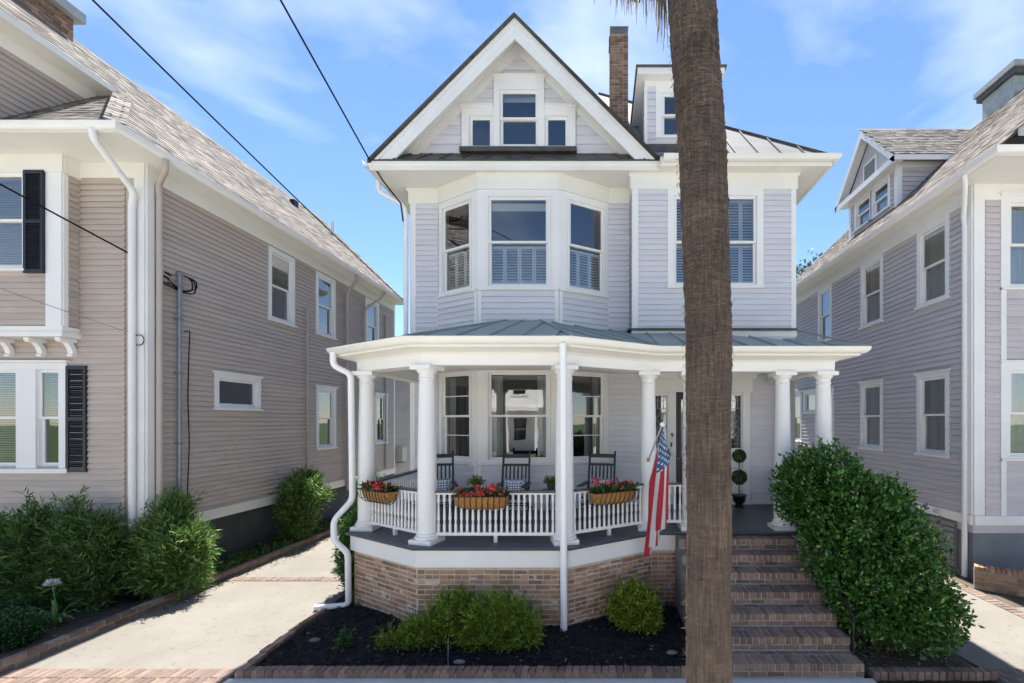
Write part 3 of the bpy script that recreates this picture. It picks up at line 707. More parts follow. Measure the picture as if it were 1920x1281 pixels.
# ---- porch
FLOOR = [(-4.16, 9.68), (-4.16, 7.27), (-2.69, 6.37), (-.43, 6.37), (.88, 7.24), (3.98, 7.24), (3.98, 9.68)]
pf = MB().prism([(x, y, 1.165) for x, y in FLOOR], (0, 0, .035)).build('porch_floor', 'deckgrey', H)
t = MB(); t.sweep(FLOOR, [(-.14, 1.201), (.012, 1.201), (.022, 1.183), (.012, 1.16), (-.14, 1.16)]); t.build('floor_nosing', 'slate', pf)
t = MB(); t.sweep([FLOOR[0], *[tuple(q) for q in FLOOR[1:5]], (1.30, 7.24)], [(-.08, .90), (-.045, .90), (-.045, 1.159), (-.08, 1.159)]); t.build('porch_skirt', 'white', H)
t = MB(); t.sweep([(3.16, 7.24), FLOOR[5], FLOOR[6]], [(-.08, .90), (-.045, .90), (-.045, 1.159), (-.08, 1.159)]); t.build('porch_skirt', 'cream', H)
FN = [(q.x, q.y) for q in offset(FLOOR, -.09)]
FN[0] = (FN[0][0], 9.68); FP = FN[:5]+[(1.32, FN[5][1])]
t = MB(); t.sweep(FP, [(-.3, -.25), (-.009, -.25), (-.009, .93), (-.3, .93)]); fnd = t.build('foundation', 'mortar', H)
FP2 = [(3.2, FN[5][1]), FN[5], FN[6]]
t = MB(); t.sweep(FP2, [(-.3, -.25), (-.012, -.25), (-.012, .93), (-.3, .93)]); t.build('foundation', 'mortar', H)
BK = brick_units('brick', (1, .09, .060), 5)
ents = []
for i in range(len(FP)-1):
    F = Frame(FP[i], FP[i+1])
    for j in range(15):
        z = -.13+j*.0725
        if z > .87: break
        s = 0.0; first = True; tt = 0
        while s < F.len-.02:
            ln = (.215 if (j % 6) else .108)
            if first and j % 2: ln = .108
            first = False
            e1 = min(s+ln, F.len)
            if e1-s > .04:
                l = e1-s-.011; c = s+(e1-s)/2
                q = F.p(c, -.05+rr.uniform(-.004, .004), z+rr.uniform(-.002, .002)); an = math.atan2(F.d.y, F.d.x)+rr.uniform(-.01, .01)
                M = Matrix.Translation(q) @ Matrix.Rotation(an, 4, 'Z') @ Matrix.Diagonal((l, 1, 1, 1))
                ents.append((rr.choice(BK), M, (l if i > 0 else l*.2), None))
            s = e1
pieces('brick', ents, fnd, H, 300)
# columns
COL = [(-3.95, 7.5), (-2.6, 6.66), (-.535, 6.66), (.82, 7.5), (1.53, 7.5), (3.09, 7.5), (3.78, 7.5)]
def column(x, y, ang=0.0):
    sh = []
    for i in range(9):
        t = i/8; r = .137-.024*max(0, (t-.25)/.75)**1.6; sh.append((r, .15+t*2.30))
    c = MB().lathe(sh, (x, y, 1.2), 28).build('porch_column', 'white', H, smooth=40)
    M = Matrix.Translation((x, y, 0)) @ Matrix.Rotation(ang, 4, 'Z') @ Matrix.Translation((-x, -y, 0))
    b = MB().box(x-.185, x+.185, y-.185, y+.185, 1.2, 1.265); b.v = [tuple(M @ Vector(q)) for q in b.v]
    b.lathe([(.175, .066), (.182, .085), (.175, .105), (.155, .112), (.150, .125), (.155, .14), (.139, .155)], (x, y, 1.2), 28); b.build('base', 'white', c, smooth=40)
    b = MB().lathe([(.113, 2.44), (.126, 2.45), (.126, 2.462), (.115, 2.47), (.115, 2.53), (.128, 2.54), (.150, 2.57), (.155, 2.585)], (x, y, 1.2), 28)
    q = MB().box(x-.175, x+.175, y-.175, y+.175, 3.786, 3.849); q.v = [tuple(M @ Vector(p)) for p in q.v]; b.add(q.v, q.f); b.build('capital', 'white', c, smooth=40)
for i, (x, y) in enumerate(COL): column(x, y, {1: R(-16), 2: R(16), 0: 0}.get(i, 0))
BEAM = [(-3.95, 9.69), (-3.95, 7.5), (-2.6, 6.66), (-.535, 6.66), (.82, 7.5), (3.78, 7.5), (3.78, 9.69)]
t = MB(); t.sweep(BEAM, [(-.13, 3.85), (.13, 3.85), (.13, 4.085), (-.13, 4.085)]); t.build('porch_beam', 'white', H)
t = MB(); t.sweep(BEAM, [(.131, 4.0), (.16, 4.03), (.36, 4.075), (.40, 4.075), (.40, 4.17), (.131, 4.17)]); t.build('porch_cornice', 'cream', H)
t = MB(); t.sweep(BEAM, [(.402, 4.105), (.46, 4.11), (.50, 4.15), (.515, 4.205), (.50, 4.213), (.485, 4.205), (.47, 4.16), (.402, 4.14)]); t.build('porch_gutter', 'cream', H, smooth=50)
ci = offset(BEAM, -.12); MB().prism([(q.x, q.y, 4.06) for q in ci], (0, 0, .02)).build('porch_ceiling', 'cream', H)
EAVE = [(q.x, q.y) for q in offset(BEAM, .47)]; EAVE[0] = (EAVE[0][0], 9.9); EAVE[-1] = (EAVE[-1][0], 9.9)
SL, DD = .305, 3.1
inn = offset(EAVE, -DD)
rt = MB()
def rz(d): return 4.20+SL*d
facets = []
E = [Vector(q) for q in EAVE]
rt_root = None
for i in range(len(E)-1):
    if i in (0, 1, len(E)-2): continue
    rt.prism([(E[i].x, E[i].y, rz(0)), (E[i+1].x, E[i+1].y, rz(0)), (inn[i+1].x, inn[i+1].y, rz(DD)), (inn[i].x, inn[i].y, rz(DD))], (0, 0, -.03))
# short side slopes, cut where they pass into the house wall
nin = Vector((-(E[2]-E[1]).normalized().y, (E[2]-E[1]).normalized().x))
back = Vector((E[1].x, 9.95)); db = (back-E[1]).dot(nin)              # the left end has no side slope: the angled plane runs on to the wall
rt.prism([(E[1].x, E[1].y, rz(0)), (E[2].x, E[2].y, rz(0)), (inn[2].x, inn[2].y, rz(DD)), (back.x, back.y, rz(db))], (0, 0, -.03))
MB().prism([(E[1].x+.06, E[1].y+.1, 4.1), (E[1].x+.06, 9.69, 4.1), (E[1].x+.06, 9.69, rz(db)-.06), (E[1].x+.06, E[1].y+.1, rz(0)-.0)], (.04, 0, 0)).build('porch_end_panel', 'white', H)
for i, sgn in ((len(E)-2, 1),):
    c = E[1] if i == 0 else E[-2]; dl = .9
    hp = inn[1] if i == 0 else inn[-2]; f = dl/DD; hpt = c+(hp-c)*f
    far = Vector((c.x, 9.9)); rt.prism([(c.x, c.y, rz(0)), (far.x, far.y, rz(0)), (hpt.x, 9.9, rz(dl)), (hpt.x, hpt.y, rz(dl))], (0, 0, -.03))
proof = rt.build('porch_roof', 'roof_green', H)
def cut(p, d, a, b):
    """distance from p along d to the line a-b (plan)"""
    e = b-a; den = d.x*e.y-d.y*e.x
    if abs(den) < 1e-6: return None
    t = ((a.x-p.x)*e.y-(a.y-p.y)*e.x)/den
    return t
for i in range(1, len(E)-2):
    d = (E[i+1]-E[i]); ln = d.length; d.normalize(); n = Vector((-d.y, d.x))   # inward
    k = int(ln/.47); off = (ln-k*.47)/2+.0
    for j in range(k+1):
        p = E[i]+d*(off+j*.47); mxd = DD-.02
        for c in (i, i+1):
            tt = cut(p, n, E[c], back if c == 1 else inn[c])
            if tt and .05 < tt < mxd: mxd = tt
        q = p+n*mxd
        MB().bar((p.x, p.y, rz(0)+.014), (q.x, q.y, rz(mxd)+.014), .018, .03).build('roof_seam', 'roof_green', proof)
MB().bar((E[1].x, E[1].y, rz(0)+.01), (back.x, back.y, rz(db)+.01), .03, .035).build('roof_seam', 'roof_green', proof)
for c in range(2, len(E)-1):
    a, b = E[c], inn[c]; f = 1.0
    if c == len(E)-2: f = .29
    MB().bar((a.x, a.y, rz(0)+.016), (a.x+(b.x-a.x)*f, a.y+(b.y-a.y)*f, rz(DD*f)+.016), .03, .035).build('roof_seam', 'roof_green', proof)
# ---- railings
bal = MB().lathe([(.021, 0), (.021, .13), (.012, .145), (.020, .155), (.012, .168), (.022, .21), (.019, .28), (.012, .43), (.018, .44), (.012, .455), (.021, .465), (.021, .60)], (0, 0, 0), 8, R(22.5))
BAL = unit_mesh('baluster', bal, 'white')
def railing(a, b, z=1.2, feet=1):
    F = Frame(a, b); t = MB()
    t.fbox(F, 0, F.len, -.03, .03, z+.62+.10, z+.745); t.fbox(F, 0, F.len, -.025, .025, z+.105, z+.15)
    for i in range(feet):
        s = F.len*(i+1)/(feet+1); t.fbox(F, s-.025, s+.025, -.025, .025, z, z+.104)
    r = t.build('porch_railing', 'white', H)
    MB().fbox(F, 0, F.len, -.05, .05, z+.746, z+.775).build('handrail', 'slate', r)
    n = round(F.len/.088)
    for i in range(n):
        q = F.p((i+.5)*F.len/n, 0, z+.14); link('baluster', BAL, r, None, Matrix.Translation(q))
    return r
def between(i, j, e=.13):
    a, b = Vector(COL[i]), Vector(COL[j]); d = (b-a).normalized(); return a+d*e, b-d*e
railing((-3.95, 9.66), (-3.95, 7.64), feet=1)
railing(*between(0, 1)); railing(*between(1, 2)); railing(*between(2, 3)); railing(*between(3, 4), feet=0)
railing(*between(5, 6), feet=0); railing((3.78, 7.64), (3.78, 9.66))
# ---- main roof
AP = Vector((-.03, 13.40, 12.92)); ez = 8.27; XL, XR, YF = -4.66, 4.60, 8.78; GC, GY = -1.72, 8.93
gz = ez+(GC-XL)
t = MB(); th = (0, 0, -.05)
t.prism([(XL, GY-.075, ez), (GC, GY-.075, gz), (GC, YF+(gz-ez), gz), AP, (XL, 18.0, ez)][::-1], (0, 0, -.065))
t.prism([(GC, GY-.075, gz), (2*GC-XL, GY-.075, ez), (2*GC-XL, YF, ez), (GC, YF+(gz-ez), gz)][::-1], (0, 0, -.065))
t.build('gable_roof', 'roof_brown', H)
t = MB(); t.prism([(2*GC-XL, YF, ez), (XR, YF, ez), AP, (GC, YF+(gz-ez), gz)][::-1], th); t.prism([(XR, YF, ez), (XR, 18.0, ez), AP][::-1], th)
t.prism([(XR, 18.0, ez), (XL, 18.0, ez), AP][::-1], th)
mr_ = t.build('roof', 'roof_silver', H)
x = 1.35
while x < 4.5:
    L_ = min(XR-x, 3.4); MB().bar((x, YF, ez+.014), (x, YF+L_, ez+L_+.02), .022, .05).build('roof_seam', 'roof_seam_dark', mr_); x += .46
MB().bar((XR, YF, ez+.02), AP+Vector((0, 0, .02)), .05, .05).build('ridge_cap', 'roof_brown', mr_)
# soffit and fascia
MB().prism([(XL+.02, 8.95, 8.10), (1.18, 8.95, 8.10), (1.18, 8.80, 8.10), (XR-.02, 8.80, 8.10), (XR-.02, 18, 8.10), (XL+.02, 18, 8.10)], (0, 0, .02)).build('soffit', 'cream', H)
EV = [(XL, 18), (XL, GY), (2*GC-XL, GY), (2*GC-XL, YF), (XR, YF), (XR, 18)]
t = MB(); t.sweep(EV, [(-.03, 8.085), (.0, 8.085), (.0, 8.18), (.025, 8.21), (.025, 8.255), (-.03, 8.255)]); t.build('fascia', 'cream', H)
gp = [(.027, 8.15), (.09, 8.155), (.125, 8.20), (.135, 8.262), (.115, 8.268), (.10, 8.21), (.027, 8.19)]
t = MB(); t.sweep([(XL, 18), (XL, GY-.03)], gp); t.build('gutter', 'cream', H, smooth=50)
t = MB(); t.sweep([(2*GC-XL+.03, YF), (XR, YF), (XR, 18)], gp); t.build('gutter', 'cream', H, smooth=50)
# ---- front gable
GW = 9.40
def rl(x):
    return rl0(x)-.014
def rl0(x): return ez+(x-XL) if x < GC else ez+(2*GC-XL-x)
g = MB(); a0 = .40
xs0, xs1 = XL+.33, 2*GC-XL-.33
GWIN = [(-2.125, -1.305, 8.86, 10.03), (-2.77, -2.275, 8.81, 9.48), (-1.165, -.67, 8.81, 9.48)]
cols = sorted([xs0, GC, xs1]+[q for w_ in GWIN for q in w_[:2]])
for a, b in zip(cols, cols[1:]):
    ta, tb = rl(a)-.12, rl(b)-.12; hole = [w_ for w_ in GWIN if w_[0] < (a+b)/2 < w_[1]]
    if hole:
        g.poly([(a, GW, ez+.02), (b, GW, ez+.02), (b, GW, hole[0][2]), (a, GW, hole[0][2])]); g.poly([(a, GW, hole[0][3]), (b, GW, hole[0][3]), (b, GW, tb), (a, GW, ta)])
    else: g.poly([(a, GW, ez+.02), (b, GW, ez+.02), (b, GW, tb), (a, GW, ta)])
gw = g.build('gable_wall', 'lavender', H, fix=False)
FG = Frame((GC-4, GW), (GC+4, GW)); GX = lambda x: x-(GC-4)
ops = [(GX(-2.27), GX(-1.18), 8.5, 10.36), (GX(-2.95), GX(-.50), 8.5, 9.73)]
def gclip(z):
    w = gz-.34-z; return (4-w, 4+w)
sid.fill(gw, FG, 0, 8, 8.70, 10.86, ops, clip=gclip, pitch=.196)
t = MB()
for sg in (-1, 1):
    e = XL if sg < 0 else 2*GC-XL
    def P(x, y, dz): return (x, y, rl(x)+dz)
    # rake fascia
    q_ = -sg
    t.prism([(e+q_*.09, GY, ez), (e+q_*.47, GY, ez), (GC, GY, gz-.47), (GC, GY, gz-.067)], (0, .04, 0))
    t.prism([(e+q_*.09, GY-.025, ez), (e+q_*.18, GY-.025, ez), (GC, GY-.025, gz-.18), (GC, GY-.025, gz-.067)], (0, .024, 0))
fas = t.build('rake_board', 'white', H)
t = MB()
for sg in (-1, 1):
    e = XL+.2 if sg < 0 else 2*GC-XL-.2
    t.hexa([P(e, GY+.041, -.15), P(GC, GY+.041, -.15), P(GC, GW-.002, -.15), P(e, GW-.002, -.15), P(e, GY+.041, -.12), P(GC, GY+.041, -.12), P(GC, GW-.002, -.12), P(e, GW-.002, -.12)])
    e = XL+.6 if sg < 0 else 2*GC-XL-.6
    t.hexa([P(e, GW-.03, -.40), P(GC, GW-.03, -.40), P(GC, GW-.002, -.40), P(e, GW-.002, -.40), P(e, GW-.03, -.151), P(GC, GW-.03, -.151), P(GC, GW-.002, -.151), P(e, GW-.002, -.151)])
t.build('rake_soffit', 'white', H)
for i, (x0, x1, z0, z1) in enumerate(GWIN):
    window(H, FG, GX(x0), GX(x1), z0, z1, c=.125 if i == 0 else .155, top=.28 if i == 0 else .20, rail=9.44, cap=True, sill=False, hoodw=.03, single=i > 0, cr=.022 if i == 1 else None, cl=.012 if i == 2 else None,
           blind=[('shade', z1-.16, z1-.01)] if i == 0 else None, o=.02, sashw=.05, depth=.5)
t = MB(); t.box(-2.96, -.49, GW-.10, GW-.001, 8.70, 8.80); t.build('sill_flashing', 'roof_brown', H)
t = MB(); pl = [(XL+.02, GY-.03, ez+.015), (2*GC-XL-.02, GY-.03, ez+.015), (2*GC-XL-.42, GW, ez+.43), (XL+.42, GW, ez+.43)]
t.prism(pl, (0, 0, -.03)); pent = t.build('pent_roof', 'roof_brown', H)
x = XL+.5
while x < .9:
    xi = GC+(x-GC)*.93; MB().bar((x, GY-.03, ez+.025), (xi, GW-.01, ez+.43), .016, .025).build('roof_seam', 'roof_brown', pent); x += .46
# ---- dormer on the right
DY, DX0, DX1, DZ = 9.16, .92, 2.36, 10.05
fd = Frame((DX0, DY), (DX1, DY)); WD = (.36, 1.08, 8.93, 9.80)
dw = sheath('dormer', fd, 0, fd.len, 8.62, DZ, [WD], 'lavender', H)
sid.fill(dw, fd, 0.06, fd.len-.06, 8.7, 9.95, [op(*WD, c=.13, cap=False)], pitch=.14)
fl = Frame((DX0, 11.2), (DX0, DY)); q = MB(); q.poly([fl.p(0, -.004, 10.05), fl.p(fl.len, -.004, 8.6), fl.p(fl.len, -.004, DZ)])
dside = q.build('dormer_side', 'lavender', H, fix=False)
for i in range(9):
    z = 8.68+i*.145; yb = YF+(z-ez)
    if yb-DY > .05: sid.e.append((CLAP['lavender'], fl.mat(fl.len-(yb-DY)-.05, 0, z, yb-DY, 1, .145), .01, dside))
q = MB(); fr_ = Frame((DX1, DY), (DX1, 11.2)); q.poly([fr_.p(0, 0, 8.6), fr_.p(fr_.len, 0, 10.05), fr_.p(0, 0, DZ)]); q.build('dormer_side', 'lavender', H, fix=False)
window(H, fd, *WD, c=.13, rail=9.36, cap=False, sill=True)
for q_ in ((-.005, .06, 0, .02, 8.65, 9.93), (fd.len-.06, fd.len+.005, 0, .02, 8.65, 9.93), (0, fd.len, 0, .03, 9.931, 10.04)): MB().fbox(fd, *q_).build('dormer_trim', 'white', H)
de = [(DX0-.16, 11.0), (DX0-.16, DY-.22), (DX1+.16, DY-.22), (DX1+.16, 11.0)]
t = MB(); t.sweep(de, [(-.25, 10.04), (0, 10.04), (0, 10.17), (-.25, 10.17)]); t.build('dormer_cornice', 'white', H)
t = MB(); c = ((DX0+DX1)/2, DY+.75, 10.66); A = (DX0-.19, DY-.25, 10.19); B = (DX1+.19, DY-.25, 10.19); A2 = (DX0-.19, 11.3, 10.19); B2 = (DX1+.19, 11.3, 10.19); c2 = ((DX0+DX1)/2, 11.5, 10.66)
for tri in ((A, B, c), (B, B2, c2, c), (A2, A, c, c2)): t.prism(tri, (0, 0, -.03))
t.build('dormer_roof', 'roof_silver', H)
t = MB(); t.sweep(de, [(.0, 10.165), (.035, 10.165), (.035, 10.20), (0, 10.2)]); t.build('drip_edge', 'roof_brown', H)
t = MB(); t.box(DX0-.1, DX1+.05, DY-.16, DY-.001, 8.50, 8.66); t.build('dormer_flashing', 'roof_brown', H)
# ---- chimney
cx0, cx1, cy0, cy1 = .24, .69, 10.75, 11.2
chb = MB().box(cx0+.012, cx1-.012, cy0+.012, cy1-.012, 9.9, 12.42).build('chimney', 'mortar', H)
CB = brick_units('brick_chimney', (1, .05, .062), 4); ents = []
chf = [Frame((cx0, cy0), (cx1, cy0)), Frame((cx0, cy1), (cx0, cy0))]
for j in range(29):
    z = 10.22+j*.076
    for fi, F in enumerate(chf):
        s = 0; ws = (.105, .215, .13) if j % 2 else (.215, .105, .13)
        for wv in ws:
            q = F.p(s+wv/2, -.022+(.02 if j == 0 or j > 27 else 0), z); M = Matrix.Translation(q) @ Matrix.Rotation(math.atan2(F.d.y, F.d.x), 4, 'Z') @ Matrix.Diagonal((wv-.01, 1, 1, 1))
            ents.append((rr.choice(CB), M, 1, None)); s += wv
pieces('brick', ents, chb, H, 300)
MB().box(cx0-.01, cx1+.01, cy0-.01, cy1+.01, 10.05, 10.22).build('chimney_flashing', 'roof_brown', chb)
t = MB()
for i in range(9):
    for j in range(2):
        a = cx0+.02+i*(cx1-cx0-.04)/8; yy = (cy0+.02, cy1-.02)[j]; t.box(a-.006, a+.006, yy-.006, yy+.006, 12.42, 12.60)
t.box(cx0, cx1, cy0, cy1, 12.60, 12.615); t.build('chimney_cap', 'galv', chb)
# ---- gutters downspouts
def bend(pts, r=.08, n=5):
    """round the corners of a polyline"""
    P = [Vector(p) for p in pts]; res = [P[0]]
    for i in range(1, len(P)-1):
        a, b, c = P[i-1], P[i], P[i+1]; u = (a-b); v = (c-b); k = min(r, u.length*.45, v.length*.45)
        p0 = b+u.normalized()*k; p1 = b+v.normalized()*k
        for j in range(n+1):
            t = j/n; res.append(p0*(1-t)**2+b*2*t*(1-t)+p1*t*t)
    return res+[P[-1]]
def pipe(name, pts, r, m, parent, bendr=.12, n=12):
    return MB().tube(bend(pts, bendr), r, n).build(name, m, parent, smooth=50)
pipe('downspout', [(-4.33, 7.18, 4.14), (-4.33, 7.18, 3.92), (-4.12, 7.32, 3.80), (-4.10, 7.33, 1.72), (-4.30, 7.15, 1.42), (-4.28, 7.12, 1.10), (-4.10, 7.20, .88), (-4.10, 7.22, .02), (-4.55, 7.05, -.0+.05)], .047, 'pvc', H, .09)
pipe('downspout', [(-.52, 6.20, 4.12), (-.52, 6.26, 3.6), (-.52, 6.33, 1.4), (-.52, 6.33, 1.3), (-.52, 6.36, -.06)], .052, 'pvc', H, .1)
pipe('downspout', [(-4.76, 9.5, 8.16), (-4.76, 9.5, 7.95), (-4.28, 9.62, 7.72), (-4.22, 9.63, 7.5), (-4.22, 9.63, 4.8)], .05, 'pvc', H, .1)
sid.finish(H, 300)
# ================================================================== shingled roofs
def shingles(parent, O, U, V, inside, nu, nv, du, dv, rgs):
    """courses of overlapping tabs on a roof plane: O origin at the eave, U along, V up the slope (unit vectors)"""
    O, U, V = Vector(O), Vector(U).normalized(), Vector(V).normalized(); N = U.cross(V).normalized()
    if N.z < 0: N = -N
    vs = []; fs = []
    for j in range(nv):
        u = -(j % 3)*du*.37
        while u < nu*du:
            w = du*rgs.uniform(.55, 1.35); v0 = j*dv-rgs.choice((0, 0, .02)); v1 = (j+1)*dv+.03
            c = O+U*(u+w/2)+V*((j+.5)*dv)
            if inside(c):
                b = len(vs); lift = .012+rgs.choice((0, .005)); g = .003
                for uu, vv, h in ((u+g, v0, lift), (u+w-g, v0, lift), (u+w-g, v1, .004), (u+g, v1, .004), (u+g, v0, 0), (u+w-g, v0, 0)):
                    vs.append(tuple(O+U*uu+V*vv+N*h))
                fs += [(b, b+1, b+2, b+3), (b+4, b+5, b+1, b)]
            u += w
    me = bpy.data.meshes.new('shingle'); me.from_pydata(vs, [], fs); me.materials.append(MT['shingle'])
    return link('shingle', me, parent, 'stuff')
rs = random.Random(21)
# ================================================================== the taupe house on the left
LH = thing('taupe_house', 'taupe clapboard house with black shutters and shingled roof left of the driveway', 'house', (-10.5, 12, 0))
ls = Siding('taupe', .101)
SX = -7.9
FS = Frame((SX, 7.7), (SX, 17.0)); SY = lambda y: y-7.7
sw = [(SY(10.62), SY(11.32), 5.52, 7.10), (SY(12.38), SY(13.08), 5.52, 7.10), (SY(14.97), SY(15.67), 5.52, 7.10),
      (SY(9.15), SY(10.17), 3.34, 3.92), (SY(12.40), SY(13.10), 2.30, 3.90), (SY(15.6), SY(16.3), 2.3, 3.9)]
w = sheath('wall', FS, 0, FS.len, 1.03, 7.52, sw, 'taupe', LH)
ls.fill(w, FS, .13, FS.len-.1, 1.22, 7.24, [op(*q, c=.105, cap=i > 2) for i, q in enumerate(sw)])
for i, q in enumerate(sw):
    window(LH, FS, *q, c=.105, cap=i > 2, single=i == 3, trim='white', blind=None if i == 3 else [('slats', (q[2]+q[3])/2-.1 if i != 2 else q[3]-.5, q[3]-.02), ('curtain', q[2]+.03, (q[2]+q[3])/2-.15)][:1 if i != 1 else 1])
t = MB(); t.fbox(FS, 0, FS.len, .0, .03, 7.241, 7.5); t.build('frieze', 'cream', LH)
t = MB(); t.fbox(FS, .0, FS.len, .0, .045, 1.03, 1.21); t.fbox(FS, 0, FS.len, 0, .06, 1.211, 1.235); t.build('water_table', 'cream', LH)
MB().box(-14, SX-.03, 7.72, 17, -.2, 1.03).build('foundation', 'foundation_dark', LH)
t = MB(); t.fbox(FS, FS.len-.1, FS.len, 0, .03, 1.24, 7.24); t.build('corner_board', 'white', LH)
MB().poly([(SX, 17, 0), (-14, 17, 0), (-14, 17, 7.5), (-10.4, 17, 10.4), (SX, 17, 7.9)]).build('wall', 'taupe', LH, fix=False)
# front wall, lower window group, upper box bay on brackets
FF = Frame((-14, 7.7), (SX, 7.7)); FX = lambda x: x+14
fw = [(FX(-11.2), FX(-10.12), 2.24, 3.92), (FX(-9.78), FX(-9.38), 2.24, 3.92)]
w = sheath('wall', FF, 0, FF.len, 1.03, 7.52, fw, 'taupe', LH)
ls.fill(w, FF, FX(-11.2), FF.len-.35, 1.1, 7.24, [(FX(-12), FX(-9.22), 2.14, 4.06)])
for q in fw: window(LH, FF, *q, c=.0001, cap=False, sill=False, casing=False, blind=[('slats', 2.3 if q is fw[0] else 3.0, 3.9)])
t = MB(); t.fbox(FF, FX(-10.12), FX(-9.78), .0, .032, 2.2, 3.92); t.fbox(FF, FX(-9.38), FX(-9.24), 0, .032, 2.2, 3.92); t.fbox(FF, FX(-11.3), FX(-9.24), 0, .032, 3.921, 4.03)
t.fbox(FF, FX(-11.3), FX(-9.18), 0, .09, 4.031, 4.07); t.fbox(FF, FX(-11.3), FX(-9.2), 0, .07, 2.12, 2.199); t.build('window_trim', 'white', LH)
def shutter(x0, x1, z0, z1, F, fx, o=.02):
    b = MB(); s0, s1 = fx(x0), fx(x1)
    b.fbox(F, s0, s0+.045, o, o+.035, z0, z1); b.fbox(F, s1-.045, s1, o, o+.035, z0, z1)
    for z in (z0, (z0+z1)/2-.03, z1-.06): b.fbox(F, s0+.045, s1-.045, o, o+.035, z, z+.06)
    sh = b.build('shutter', 'shutter_black', LH)
    q = MB(); z = z0+.075
    while z < z1-.07:
        q.hexa([F.p(s0+.045, o+.002, z+.03), F.p(s1-.045, o+.002, z+.03), F.p(s1-.045, o+.03, z), F.p(s0+.045, o+.03, z),
                F.p(s0+.045, o+.002, z+.036), F.p(s1-.045, o+.002, z+.036), F.p(s1-.045, o+.03, z+.006), F.p(s0+.045, o+.03, z+.006)]); z += .036
    q.fbox(F, s0+.044, s1-.044, o-.004, o+.001, z0+.01, z1-.01); q.build('louvre', 'shutter_black', sh)
shutter(-9.235, -8.89, 2.14, 3.98, FF, FX)
BXR, BY = -9.05, 7.46
FB = Frame((-14, BY), (BXR, BY)); FBs = Frame((BXR, BY), (BXR, 7.7))
uw = [(FX(-11.0), FX(-9.70), 5.62, 7.20)]
w = sheath('wall', FB, 0, FB.len, 4.5, 7.52, uw, 'taupe', LH); ls.fill(w, FB, FX(-11), FB.len-.26, 4.64, 7.2, [(FX(-12), FX(-9.62), 5.5, 7.3)])
window(LH, FB, *uw[0], c=.06, cap=False, blind=[('slats', 5.64, 7.17)])
w = sheath('wall', FBs, 0, FBs.len, 4.5, 7.52, [], 'taupe', LH); ls.fill(w, FBs, .062, FBs.len-.02, 4.64, 7.2)
t = MB(); t.fbox(FB, FB.len-.26, FB.len+.003, .0, .028, 4.62, 7.2); t.fbox(FBs, -.002, .06, 0, .02, 4.62, 7.2); t.build('corner_board', 'white', LH)
t = MB(); t.box(-14, BXR+.05, BY-.06, 7.70, 4.44, 4.52); t.box(-14, BXR+.02, BY-.03, 7.70, 4.52, 4.62); t.build('bay_base', 'cream', LH)
t = MB(); t.fbox(FB, 0, FB.len+.03, 0, .04, 7.201, 7.50); t.fbox(FBs, 0, FBs.len, 0, .04, 7.201, 7.5); t.fbox(FF, FX(BXR), FF.len, 0, .03, 7.241, 7.5); t.build('frieze', 'cream', LH)
shutter(-9.64, -9.31, 5.50, 7.22, FB, FX, o=.033)
for x in (-9.12, -9.65, -10.2):                                   # scroll brackets under the box bay
    b = MB(); pr = [(7.69, 4.435), (7.44, 4.435), (7.44, 4.385), (7.47, 4.36), (7.49, 4.38), (7.54, 4.36), (7.60, 4.28), (7.625, 4.19), (7.60, 4.17), (7.61, 4.135), (7.69, 4.13), (7.69, 4.22), (7.665, 4.30), (7.62, 4.36), (7.69, 4.38)]
    b.prism([(x-.045, y, z) for y, z in pr], (.09, 0, 0)); b.build('bracket', 'white', LH)
# corner boards / twin white pilaster
t = MB(); t.fbox(FF, FF.len-.17, FF.len+.0, 0, .035, 1.0, 7.24); t.fbox(FS, .0, .12, 0, .03, 1.0, 7.24); t.build('corner_board', 'white', LH)
# eaves and gutter
t = MB(); t.prism([(-14, 6.84, 7.50), (-7.49, 6.84, 7.50), (-7.49, 17.1, 7.50), (-14, 17.1, 7.5)], (0, 0, .03)); t.build('soffit', 'cream', LH)
LE = [(-14, 6.83), (-7.47, 6.83), (-7.47, 17.05)]
t = MB(); t.sweep(LE, [(-.03, 7.48), (0, 7.48), (0, 7.60), (-.03, 7.60)]); t.build('fascia', 'cream', LH)
t = MB(); t.sweep(LE, [(.001, 7.49), (.05, 7.49), (.095, 7.535), (.105, 7.60), (.09, 7.605), (.08, 7.55), (.001, 7.52)]); t.build('gutter', 'white', LH, smooth=50)
# roof planes
ex, ey, lz = -7.42, 6.77, 7.585; rgx = -10.42; rgz = lz+(ex-rgx)
dex, dey = -9.05, ey+(ex+9.05)
side = [(ex, ey, lz), (ex, 16.9, lz), (rgx, 16.6, rgz), (rgx, 5.6, rgz), (dex, 5.6, lz+(ex-dex)), (dex, dey, lz+(ex-dex))]
t = MB(); t.prism(side, (0, 0, -.04)); t.prism([(ex, ey, lz), (-14, ey, lz), (-14, ey+1.9, lz+1.9), (ex-1.9, ey+1.9, lz+1.9)], (0, 0, -.04))
t.prism([(rgx, 16.6, rgz), (rgx, 5.6, rgz), (-14, 5.6, rgz-3.5), (-14, 16.6, rgz-3.5)], (0, 0, -.04)); lr = t.build('roof', 'shingle_base', LH)
s2 = math.sqrt(.5)
def in_side(c): return c.x > rgx+.02 and c.y < 16.85-.1*(ex-c.x) and (c.y > ey+(ex-c.x) if c.x > dex else c.y > 5.7)
shingles(lr, (ex-.01, 5.6, lz+.01), (0, 1, 0), (-s2, 0, s2), in_side, 60, 31, .19, .138, rs)
shingles(lr, (-14, ey+.01, lz+.01), (1, 0, 0), (0, s2, s2), lambda c: c.y < ey+(ex-c.x) and c.y < 8.6 and c.x > -11.5, 40, 18, .19, .138, rs)
t = MB(); P0 = Vector((ex, ey, lz+.02)); P1 = Vector((dex, dey, lz+(ex-dex)+.02))
